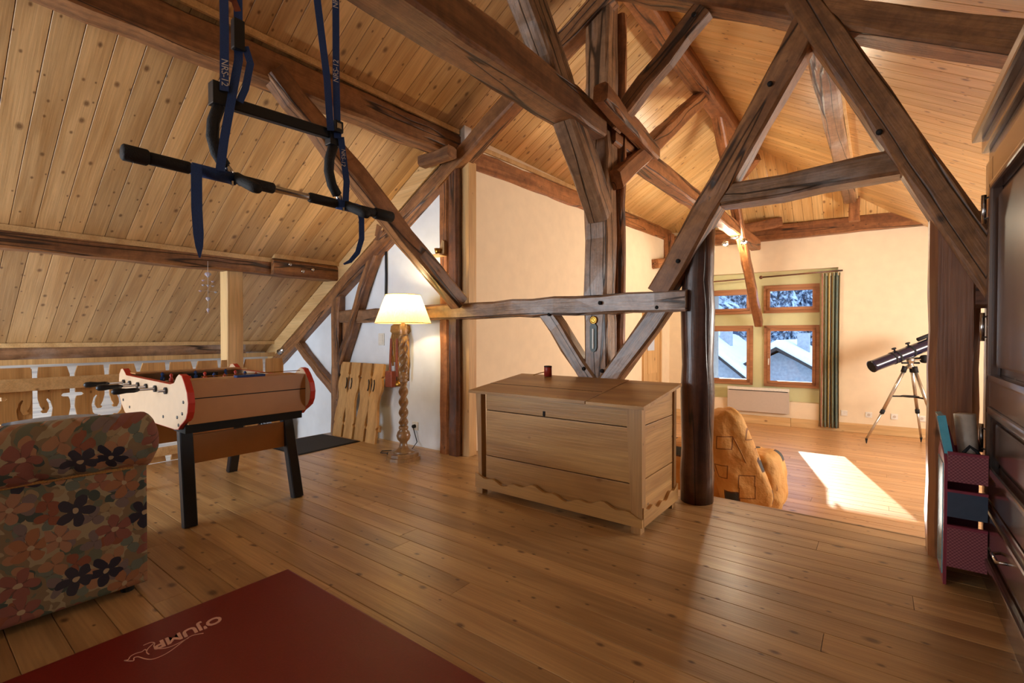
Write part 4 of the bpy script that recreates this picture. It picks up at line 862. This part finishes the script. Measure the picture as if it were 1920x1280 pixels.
put('loop_end', tube(bmesh.new(), [(PX, 0.735, 2.28), (PX, 0.722, 2.31), (PX, 0.70, 2.312), (PX, 0.672, 2.30)], 0, flat=(0.02, 0.002, nrm)), 'leather', a2)
a3 = strap('hanging_strap', [(PX, 1.075, 2.0), (PX, 1.06, 2.2), (PX, 1.022, 2.47), (PX, 1.0, 2.65)], 'blue strap without lettering at the right end of the cross bar')
a4 = strap('hanging_strap', [(PX, 1.105, 1.98), (PX, 1.10, 2.2), (PX, 1.10, 2.65)], 'rightmost upright blue strap with pale lettering and buckle'); stext(a4, 1.10, 2.24, True); stext(a4, 1.10, 2.53, True)
put('buckle', B((PX - 0.012, 1.085, 2.0), (PX + 0.016, 1.122, 2.045), 0.005), 'blackmetal', a4); put('buckle_plate', B((PX + 0.010, 1.092, 2.012), (PX + 0.018, 1.112, 2.035), 0.003), 'chrome', a4)
a5 = strap('hanging_strap', [(PX, 1.12, 1.99), (PX, 1.13, 1.92), (PX, 1.145, 1.82), (PX, 1.14, 1.74)], 'short blue strap between cross bar and padded bar on the right', 0.024); stext(a5, 1.13, 1.91, False, 0.022)
a6 = strap('strap_tail', [(PX, 0.607, 1.735), (PX, 0.607, 1.60), (PX, 0.611, 1.52), (PX, 0.613, 1.48), (PX, 0.614, 1.445)], 'straight blue strap tail hanging from the left of the padded bar', 0.03, [1, 1, 0.95, 0.7, 0.15])
a7 = strap('strap_tail', [(PX, 1.20, 1.735), (PX, 1.215, 1.68), (PX, 1.215, 1.60), (PX, 1.195, 1.54), (PX, 1.16, 1.50), (PX, 1.13, 1.485)], 'curling blue strap tail hanging from the right of the padded bar', 0.022, [1, 1, 1, 0.9, 0.7, 0.3])
# crystal mobile
mo = thing('crystal_mobile', (-5.25, 1.96, 1.40), 'pink and clear crystal mobile hanging below the middle purlin', 'mobile')
put('string', tube(bmesh.new(), [(-5.27, 1.963, 1.93), (-5.27, 1.963, 1.41)], 0.0015, 5), 'ink', mo)
def gem(x, y, z, r, h): put('crystal', lathe(bmesh.new(), [(0.001, -h), (r * .6, -h * .5), (r, 0), (r * .7, h * .45), (0.001, h * .6)], (x, y, z), 8), 'crystal', mo)
gem(-5.27, 1.963, 1.80, 0.033, 0.034); gem(-5.27, 1.963, 1.56, 0.024, 0.028); gem(-5.27, 1.963, 1.45, 0.016, 0.03); gem(-5.27, 1.963, 1.69, 0.014, 0.02)
for z, q in ((1.735, .05), (1.69, .05), (1.63, .075)):
    for s_k in (-1, 1): gem(-5.27 - .02 * s_k, 1.963 + q * s_k, z, 0.016, 0.012)
    put('wire', tube(bmesh.new(), [(-5.25, 1.963 - q, z), (-5.27, 1.963, z + .008), (-5.29, 1.963 + q, z)], 0.0015, 5), 'ink', mo)

# ================================================================== FAR ROOM
bgm = thing('bean_bag', (-1.15, 4.95, LOW), 'ochre printed canvas bean bag slumped behind the step', 'bean bag')
def blob(name, c, s, mat, parent, seed, rot=None, amp=0.10, sub=5, sq=0.55):
    bm = bmesh.new(); bmesh.ops.create_icosphere(bm, subdivisions=sub, radius=1.0)
    for v_ in bm.verts:
        d = v_.co.normalized(); k = sum(abs(x) ** (2 / sq) for x in d) ** (-sq / 2)
        v_.co = Vector((d.x * s[0], d.y * s[1], d.z * s[2])) * k * (1 + amp * mnoise.noise(d * 2.2 + Vector((seed, 0, 0))) + amp * .4 * mnoise.noise(d * 6 + Vector((0, seed, 0))))
    m = Matrix.Translation(c)
    if rot is not None: m = m @ rot
    bmesh.ops.transform(bm, matrix=m, verts=bm.verts)
    return put(name, bm, mat, parent, True)
blob('back_rest', (-1.12, 4.86, 0.02), (0.21, 0.36, 0.47), 'bag', bgm, 2.0, Matrix.Rotation(R(-20), 4, 'Y') @ Matrix.Rotation(R(30), 4, 'Z'), 0.05, sq=0.38)
blob('seat_body', (-1.42, 5.0, -0.14), (0.40, 0.40, 0.27), 'bag', bgm, 4.0, None, 0.05)
blob('front_bulge', (-0.86, 5.0, -0.15), (0.20, 0.30, 0.27), 'bag', bgm, 7.0, Matrix.Rotation(R(-6), 4, 'Y'), 0.06)
put('seam', tube(bmesh.new(), [(-0.99, 4.50, 0.30), (-0.93, 4.55, 0.15), (-0.88, 4.60, 0.0), (-0.84, 4.66, -0.15)], 0.006, 6), 'rope', bgm)
put('carry_cord', tube(bmesh.new(), [(-1.20, 4.55, 0.36), (-1.15, 4.53, 0.33), (-1.11, 4.55, 0.38), (-1.08, 4.58, 0.42)], 0.008, 6), 'blackmetal', bgm)
rad = thing('radiator', FM @ Vector((-1.73, -0.06, -0.19)), 'flat beige electric radiator under the far windows', 'radiator', FA)
fput('panel', (-2.225, -0.075, -0.19), (-1.228, -0.025, 0.19), 'radiator', rad, 0.006); fput('top_grille', (-2.225, -0.08, 0.20), (-1.228, -0.02, 0.25), 'plaster_light', rad, 0.004)
fput('air_slot', (-2.20, -0.078, 0.187), (-1.25, -0.03, 0.203), 'dark', rad)
for u in (-2.05, -1.4): fput('wall_bracket', (u - 0.02, -0.025, -0.1), (u + 0.02, 0.0, 0.1), 'plaster_light', rad)
def curtain(u0, u1, z0, z1, label, seed):
    t = thing('curtain', FM @ Vector(((u0 + u1) / 2, -0.05, z0)), label, 'curtain', FA)
    bm = bmesh.new(); uvl = bm.loops.layers.uv.new('UVMap'); nu, nz = 70, 26; g = []
    for i in range(nu + 1):
        row = []
        for j in range(nz + 1):
            a = i / nu; b = j / nz; k = 0.045 * (1 - 0.35 * b); bun = 1 - 0.05 * math.sin(b * 3)
            row.append((bm.verts.new(FM @ Vector((u0 + (u1 - u0) * (0.5 + (a - .5) * bun), -0.05 + k * math.sin(a * 2 * math.pi * 5.5 + seed + 0.5 * math.sin(b * 2)), z0 + (z1 - z0) * b))), a, b))
        g.append(row)
    for i in range(nu):
        for j in range(nz):
            q = (g[i][j], g[i + 1][j], g[i + 1][j + 1], g[i][j + 1]); f = bm.faces.new([x[0] for x in q])
            for lp_, x in zip(f.loops, q): lp_[uvl].uv = (x[1], x[2])
    o = put('cloth', bm, 'curtain', t, True); so_ = o.modifiers.new('thickness', 'SOLIDIFY'); so_.thickness = 0.003
    put('heading_tape', tube(bmesh.new(), [FM @ Vector((u0 + (u1 - u0) * k / 30, -0.05 + 0.03 * math.sin(k / 30 * 2 * math.pi * 5.5 + seed), z1 - 0.02)) for k in range(31)], 0, flat=(0.05, 0.006, (0, 1, 0))), 'curtain', t)
curtain(-0.79, -0.50, -0.36, 2.24, 'striped green and gold curtain right of the far windows', 0.0); curtain(-2.86, -2.56, -0.1, 2.17, 'striped curtain half hidden behind the round post', 1.2)
for u0, u1, za, zb, lab in ((-1.68, -0.47, 2.235, 2.275, 'right dark curtain rod with ball end'), (-2.95, -1.86, 2.19, 2.225, 'left dark curtain rod behind the round post')):
    t = thing('curtain_rod', FM @ Vector(((u0 + u1) / 2, -0.06, 2.2)), lab, 'curtain rod', FA, 'curtain rods at the far windows')
    put('rod', tube(bmesh.new(), [FM @ Vector((u0, -0.07, za)), FM @ Vector((u1, -0.07, zb))], 0.014, 10), 'beamdark', t, True)
    put('finial', lathe(bmesh.new(), [(0.012, -0.03), (0.03, -0.015), (0.034, 0.0), (0.024, 0.02), (0.006, 0.03)], FM @ Vector((u0, -0.07, za)), 12, FE), 'beamdark', t, True)
    put('wall_bracket', tube(bmesh.new(), [FM @ Vector((u1 - 0.03, 0, zb)), FM @ Vector((u1 - 0.03, -0.07, zb))], 0.01, 8), 'beamdark', t)
# telescope
TX, TY = 0.385, 8.95; rv = Vector((0.796, 0.605, 0)); fv = Vector((-0.605, 0.796, 0)); tc_ = Vector((TX, TY, 0))
te = thing('telescope', (TX, TY, LOW), 'dark blue reflector telescope on an aluminium tripod', 'telescope')
apex = Vector((TX, TY, 0.72))
for k, (du, dv, lab) in enumerate(((-0.46, 0.22, None), (0.10, -0.46, None), (0.42, 0.30, None))):
    foot = tc_ + rv * du + fv * dv; foot.z = LOW + 0.02; top = apex + (rv * du + fv * dv) * 0.12; kn = top.lerp(foot, 0.58)
    lg = put('tripod_leg', tube(bmesh.new(), [top, kn], 0.022, 8), 'alu', te, True); put('lower_leg', tube(bmesh.new(), [kn, foot + Vector((0, 0, 0.05))], 0.015, 8), 'alu', lg, True)
    put('leg_clamp', tube(bmesh.new(), [kn.lerp(top, 0.04), kn.lerp(foot, 0.06)], 0.028, 10), 'black', lg, True); put('foot_tip', tube(bmesh.new(), [foot + Vector((0, 0, 0.055)), foot - Vector((0, 0, 0.018))], 0, 8, radii=[0.018, 0.006]), 'black', lg)
    put('leg_hinge', tube(bmesh.new(), [top + Vector((0, 0, 0.03)), top.lerp(foot, 0.05)], 0.032, 10), 'black', lg, True)
    put('spreader_arm', tube(bmesh.new(), [tc_ + Vector((0, 0, 0.32)), top.lerp(foot, 0.37)], 0.012, 6), 'black', te)
put('accessory_tray', lathe(bmesh.new(), [(0.10, 0), (0.105, 0.015)], (TX, TY, 0.31), 20), 'black', te)
put('mount', lathe(bmesh.new(), [(0.05, 0), (0.055, 0.03), (0.035, 0.05), (0.035, 0.09), (0.05, 0.10), (0.05, 0.13), (0.03, 0.16)], (TX, TY, 0.72), 16), 'alu', te, True); put('slow_motion_knob', tube(bmesh.new(), [(TX - .1, TY - .06, 0.80), (TX + .1, TY + .06, 0.80)], 0.014, 8), 'black', te); put('slow_motion_knob', tube(bmesh.new(), [(TX - .08, TY - .06, 0.86), (TX + .10, TY + .07, 0.87)], 0.012, 8), 'black', te)
a_ = tc_ + rv * (-0.56) + Vector((0, 0, 0.745)); b_ = tc_ + rv * 0.42 + Vector((0, 0, 1.13)); ax = (b_ - a_).normalized(); upv = (Vector((0, 0, 1)) - ax * ax.z).normalized()
ot = put('optical_tube', tube(bmesh.new(), [a_, a_.lerp(b_, 0.03), a_.lerp(b_, 0.97), b_], 0, 24, radii=[0.088, 0.084, 0.084, 0.09]), 'teleblue', te, True)
put('tube_opening', lathe(bmesh.new(), [(0.078, 0.0), (0.078, 0.003)], a_, 20, -ax), 'dark', ot)
for f in (0.36, 0.56, 0.30): put('tube_ring', tube(bmesh.new(), [a_.lerp(b_, f), a_.lerp(b_, f + 0.025)], 0.090, 20), 'black', ot, True)
for f in (0.36, 0.56): put('ring_knob', lathe(bmesh.new(), [(0.012, 0), (0.012, 0.03), (0.03, 0.03), (0.03, 0.045)], a_.lerp(b_, f + .012) + upv * 0.088, 10, upv), 'black', ot, True)
put('finder_scope', tube(bmesh.new(), [a_.lerp(b_, 0.72) + upv * 0.12, a_.lerp(b_, 0.98) + upv * 0.12], 0.028, 12), 'black', ot, True); put('finder_foot', tube(bmesh.new(), [a_.lerp(b_, 0.85) + upv * 0.07, a_.lerp(b_, 0.85) + upv * 0.13], 0.015, 8), 'black', ot)
put('focuser', tube(bmesh.new(), [a_.lerp(b_, 0.90) - upv * 0.07, a_.lerp(b_, 0.90) - upv * 0.16], 0.035, 12), 'black', ot, True); put('counterweight', lathe(bmesh.new(), [(0.055, -0.04), (0.06, 0), (0.055, 0.04)], Vector((TX, TY, 0.86)) + rv * 0.14 - fv * 0.08, 16, rv), 'black', te, True); put('counterweight_bar', tube(bmesh.new(), [Vector((TX, TY, 0.84)), Vector((TX, TY, 0.86)) + rv * 0.18 - fv * 0.08], 0.012, 8), 'chrome', te)
# halogen spot on the long beam
hs = thing('beam_spotlight', (-1.72, 7.9, 2.6), 'small chrome halogen spotlight under the long far beam', 'spotlight')
put('canopy', lathe(bmesh.new(), [(0.07, 0), (0.07, -0.03), (0.03, -0.05)], (-1.74, 7.9, 2.71), 18), 'chrome', hs, True)
for q in (-0.12, 0.12):
    put('spot_head', lathe(bmesh.new(), [(0.02, 0), (0.045, 0.03), (0.05, 0.08), (0.044, 0.08)], (-1.74 + q, 7.9, 2.66), 16, (q * 2, -0.2, -1)), 'chrome', hs, True); put('spot_bulb', lathe(bmesh.new(), [(0.04, 0.0), (0.02, 0.012)], Vector((-1.74 + q, 7.9, 2.66)) + Vector((q * 2, -0.2, -1)).normalized() * 0.072, 14, (q * 2, -0.2, -1)), plain('halogen_lens', srgb(255, 246, 224), 0.3, emit=(srgb(255, 232, 190), 20.0)), hs)
lamp('beam_spotlight_light', 'POINT', (-1.74, 7.85, 2.50), (0, 0, 0), 32, (1.0, 0.84, 0.60), 0.08)

# ================================================================== WARDROBE AND RACK
wd = thing('wardrobe', (0.75, 2.2, 0), 'glossy dark wardrobe with moulded panelled doors and steel hinges', 'wardrobe')
WX, YA, YB = 0.44, 1.15, 3.43
put('carcass', B((WX + 0.03, YA, 0.08), (1.02, YB - 0.01, 2.12)), 'wardrobe', wd)
for k, (x, z0, z1) in enumerate(((WX - 0.035, 2.26, 2.30), (WX - 0.055, 2.20, 2.26), (WX - 0.02, 2.13, 2.20), (WX + 0.005, 2.06, 2.13))):
    put('cornice_moulding', B((x, YA - 0.04, z0), (1.05, YB + (WX - x) * 0.8, z1), 0.012), 'wardrobey', wd)
put('plinth', B((WX - 0.02, YA, 0.0), (1.03, YB + 0.01, 0.13), 0.01), 'wardrobey', wd); put('plinth_moulding', B((WX - 0.035, YA, 0.13), (1.0, YB + 0.02, 0.165), 0.01), 'wardrobey', wd)
put('corner_stile', B((WX - 0.005, YB - 0.10, 0.16), (WX + 0.05, YB, 2.07), 0.012), 'wardrobe', wd)
def door(y0, y1, hinge_y):
    d = put('door', B((WX + 0.02, y0, 0.42), (WX + 0.04, y1, 2.05)), 'wardrobe', wd)
    sw = 0.11; xa = WX - 0.012
    for ya, yb, z0, z1, mt in ((y0, y0 + sw, .42, 2.05, 'wardrobe'), (y1 - sw, y1, .42, 2.05, 'wardrobe'), (y0 + sw, y1 - sw, .42, .55, 'wardrobey'), (y0 + sw, y1 - sw, .86, .98, 'wardrobey'), (y0 + sw, y1 - sw, 1.92, 2.05, 'wardrobey')):
        put('frame_member', B((xa, ya, z0), (WX + 0.025, yb, z1), 0.006), mt, d)
    for z0, z1 in ((.55, .86), (.98, 1.92)):
        for ya, yb, za, zb, mt in ((y0 + sw, y0 + sw + .035, z0, z1, 'wardrobe'), (y1 - sw - .035, y1 - sw, z0, z1, 'wardrobe'), (y0 + sw, y1 - sw, z0, z0 + .035, 'wardrobey'), (y0 + sw, y1 - sw, z1 - .035, z1, 'wardrobey')):
            put('panel_moulding', B((xa - 0.012, ya, za), (WX + 0.02, yb, zb), 0.010), mt, d)
        put('raised_panel', B((WX - 0.002, y0 + sw + .07, z0 + .07), (WX + 0.022, y1 - sw - .07, z1 - .07), 0.012), 'wardrobe', d)
    for z in (0.62, 1.17, 1.75):
        h = put('hinge', tube(bmesh.new(), [(xa - 0.014, hinge_y, z), (xa - 0.014, hinge_y, z + 0.14)], 0.010, 10), 'chrome', d, True)
        for dz in (0.02, 0.12): put('hinge_pin', tube(bmesh.new(), [(xa - 0.014, hinge_y, z + dz), (xa + 0.002, hinge_y - 0.05, z + dz)], 0.004, 6), 'blackmetal', h)
door(2.22, 3.30, 3.305); door(1.22, 2.16, 1.215)
for y0, y1 in ((2.22, 3.30), (1.22, 2.16)):
    dr = put('drawer', B((WX - 0.01, y0, 0.175), (WX + 0.03, y1, 0.405), 0.01), 'wardrobey', wd); put('drawer_moulding', B((WX - 0.022, y0 + .05, 0.215), (WX, y1 - .05, 0.365), 0.012), 'wardrobey', dr)
    put('drawer_pull', tube(bmesh.new(), [(WX - 0.02, (y0 + y1) / 2 - .06, 0.29), (WX - 0.05, (y0 + y1) / 2 - .05, 0.285), (WX - 0.05, (y0 + y1) / 2 + .05, 0.285), (WX - 0.02, (y0 + y1) / 2 + .06, 0.29)], 0.007, 8), 'chrome', dr, True)
rk = thing('storage_rack', (0.33, 3.22, 0), 'pink three tier storage rack between dark post and wardrobe', 'rack')
put('side_frame', prism(bmesh.new(), [(0.262, 3.09, 0.0), (0.262, 3.37, 0.0), (0.262, 3.37, 0.60), (0.262, 3.30, 0.66), (0.262, 3.12, 0.62), (0.262, 3.09, 0.58)], (0.012, 0, 0)), 'rackpink', rk)
put('side_lining', B((0.259, 3.12, 0.04), (0.262, 3.34, 0.58)), 'cyan', rk)
for z0, z1, m in ((0.09, 0.28, 'rackweave'), (0.33, 0.45, 'rackblue'), (0.50, 0.63, 'rackweave')):
    t = put('tray_front', B((0.274, 3.09, z0), (0.415, 3.10, z1), 0.002), m, rk); put('tray_floor', B((0.274, 3.10, z0), (0.415, 3.36, z0 + 0.008)), 'rackpink', rk); put('tray_rim', B((0.274, 3.085, z1), (0.415, 3.104, z1 + 0.012)), 'rackpink', t); put('tray_back', B((0.274, 3.352, z0), (0.415, 3.36, z1)), 'rackpink', rk)
put('back_leg', B((0.40, 3.35, 0.0), (0.415, 3.37, 0.6)), 'rackpink', rk)
bmx = Matrix.Translation((0.30, 3.22, 0.51)) @ Matrix.Rotation(R(-9), 4, 'Y')
fo = thing('folder', (0.30, 3.22, 0.51), 'cyan plastic folder standing in the top tray of the rack', 'folder')
put('folder_cover', B((-0.012, -0.08, 0.0), (0.012, 0.08, 0.30), 0.003, bmx), 'cyan', fo); put('folder_spine', B((-0.016, -0.084, 0.0), (0.016, -0.080, 0.30), 0.0, bmx), 'cyan', fo)
f2 = tag(put('notebook', B((-0.006, -0.07, 0.0), (0.006, 0.07, 0.25), 0.002, Matrix.Translation((0.33, 3.24, 0.51)) @ Matrix.Rotation(R(-12), 4, 'Y')), 'rackpink', None), 'thin pink notebook leaning beside the cyan folder', 'notebook')
bmx = Matrix.Translation((0.385, 3.24, 0.51)) @ Matrix.Rotation(R(-8), 4, 'Y')
fx = thing('magazine_file', (0.375, 3.24, 0.51), 'pale translucent plastic file in the top tray of the rack', 'file')
put('file_shell', lathe(bmesh.new(), [(0.036, 0.0), (0.042, 0.30)], (0.372, 3.25, 0.51), 20, (-0.08, 0, 1), fn=lambda r, h, a: r), 'greyplastic', fx, True)
cbl = tag(put('cable_bundle', tube(bmesh.new(), [(0.335, 3.13, 0.52), (0.335, 3.13, 0.64), (0.355, 3.13, 0.67), (0.38, 3.13, 0.65), (0.40, 3.13, 0.60), (0.40, 3.13, 0.53)], 0.008, 8), 'black', None, True), 'black cable loop sticking out of the rack', 'cable')

# ================================================================== OUTSIDE: snow, houses, firs
bm = bmesh.new(); nx, ny = 46, 46; g = []
for i in range(nx + 1):
    row = []
    for j in range(ny + 1):
        x = -70 + 120 * i / nx; y = 10.6 + 95 * (j / ny) ** 1.4; z = -3.6 + (0 if y < 30 else (y - 30) * 0.30) + 0.5 * mnoise.noise(Vector((x * .15, y * .15, 0)))
        row.append(bm.verts.new((x, y, z)))
    g.append(row)
for i in range(nx):
    for j in range(ny): bm.faces.new((g[i][j], g[i + 1][j], g[i + 1][j + 1], g[i][j + 1]))
tag(put('snowy_ground', bm, 'snow', None, True), 'snow covered ground rising to a wooded hillside', 'ground', kind='structure')
def firmesh(seed):
    r_ = random.Random(seed); bm = bmesh.new(); n = 20
    for k in range(n):
        z = 0.08 + 0.88 * k / n; rad_ = 0.22 * (1 - k / n) + 0.012; m = 34 if k < 12 else 20; ring = []; top = bm.verts.new((0, 0, z + 0.075))
        ph_ = r_.uniform(0, 1)
        for a in range(m):
            t = 2 * math.pi * (a + ph_ + r_.uniform(-.3, .3)) / m; rr_ = rad_ * (r_.uniform(0.80, 1.2) if a % 2 else r_.uniform(0.35, 0.6)); ring.append(bm.verts.new((rr_ * math.cos(t), rr_ * math.sin(t), z - 0.07 * (rr_ / rad_) * (1 - .5 * k / n) + r_.uniform(-.012, .012))))
        for a in range(m): bm.faces.new((ring[a], ring[(a + 1) % m], top))
    me = mesh_of('crown', bm); me.materials.append(M['fir']); return me
FM_ = [firmesh(k) for k in range(4)]
bm = bmesh.new(); lathe(bm, [(0.03, -0.05), (0.022, 0.2), (0.006, 0.9)], (0, 0, 0), 8); TRK = mesh_of('trunk', bm); TRK.materials.append(M['bark'])
rt = random.Random(11); spots = []
for k in range(40):
    y = 32 + 30 * (k / 40); x = y * (-0.29 + 0.26 * ((k * 0.618) % 1)); spots.append((x, y, rt.uniform(7, 10)))
spots += [(-9.75, 30.0, 20.0)]  # tall fir added to keep the sun off the left windows
for k, (x, y, h) in enumerate(spots):
    z = -3.7 + (0 if y < 30 else (y - 30) * 0.30)
    t = thing('fir_tree', (x, y, z), 'snow laden fir tree on the hillside behind the windows' if k < 40 else 'very tall snow laden fir tree added to shade the left window', 'tree', group='snowy firs outside' if k < 40 else None)
    for nm, me in (('crown', FM_[k % 4]), ('trunk', TRK)):
        link(nm, me, None, t, Matrix.Translation((x, y, z)) @ Matrix.Rotation(rt.uniform(0, 6), 4, 'Z') @ Matrix.Diagonal((h, h, h, 1)))
def house(cx, y0, hw, ze, zr, dep, label):
    h = thing('chalet', (cx, y0 + dep / 2, -3.7), label, 'house')
    put('wall', prism(bmesh.new(), [(cx - hw, y0, -3.9), (cx + hw, y0, -3.9), (cx + hw, y0, ze), (cx, y0, zr - .15), (cx - hw, y0, ze)], (0, dep, 0)), 'housewall', h)
    for s_k in (-1, 1):
        e = hw + 0.7; ze2 = ze - 0.7 * (zr - ze) / hw
        rf = put('roof', prism(bmesh.new(), [(cx, y0 - .8, zr - 0.02), (cx + s_k * e, y0 - .8, ze2 - 0.02), (cx + s_k * e, y0 - .8, ze2 + 0.12), (cx, y0 - .8, zr + 0.12)], (0, dep + 1.6, 0)), 'bark', h)
        put('snow_cover', prism(bmesh.new(), [(cx, y0 - .75, zr + 0.12), (cx + s_k * e, y0 - .75, ze2 + 0.12), (cx + s_k * (e + .05), y0 - .75, ze2 + 0.36), (cx, y0 - .75, zr + 0.42)], (0, dep + 1.5, 0)), 'snow', rf)
    put('chimney', B((cx + .5, y0 + 2, zr - .8), (cx + 1.0, y0 + 2.5, zr + 0.75)), 'housewall', h)
    for x in (-hw * .5, hw * .4): put('window', B((cx + x - .4, y0 - .04, ze - 1.6), (cx + x + .4, y0, ze - .6)), 'dark', h)
house(-6.9, 24, 2.2, -0.75, 1.05, 6, 'snow roofed chalet seen through the left window'); house(-3.6, 25, 2.6, -1.0, 0.55, 6, 'snow roofed chalet seen through the right window')
ov = struct('added_sun_eave', prism(bmesh.new(), [(-6, 10.2, 2.95), (-6, 12.9, 2.42), (-6, 12.9, 2.54), (-6, 10.2, 3.10)], (10, 0, 0)), 'pine', 'unseen wooden eave added outside to shade the upper far windows', 'roof')  # unseen eave, added and sized to keep sun off the upper windows
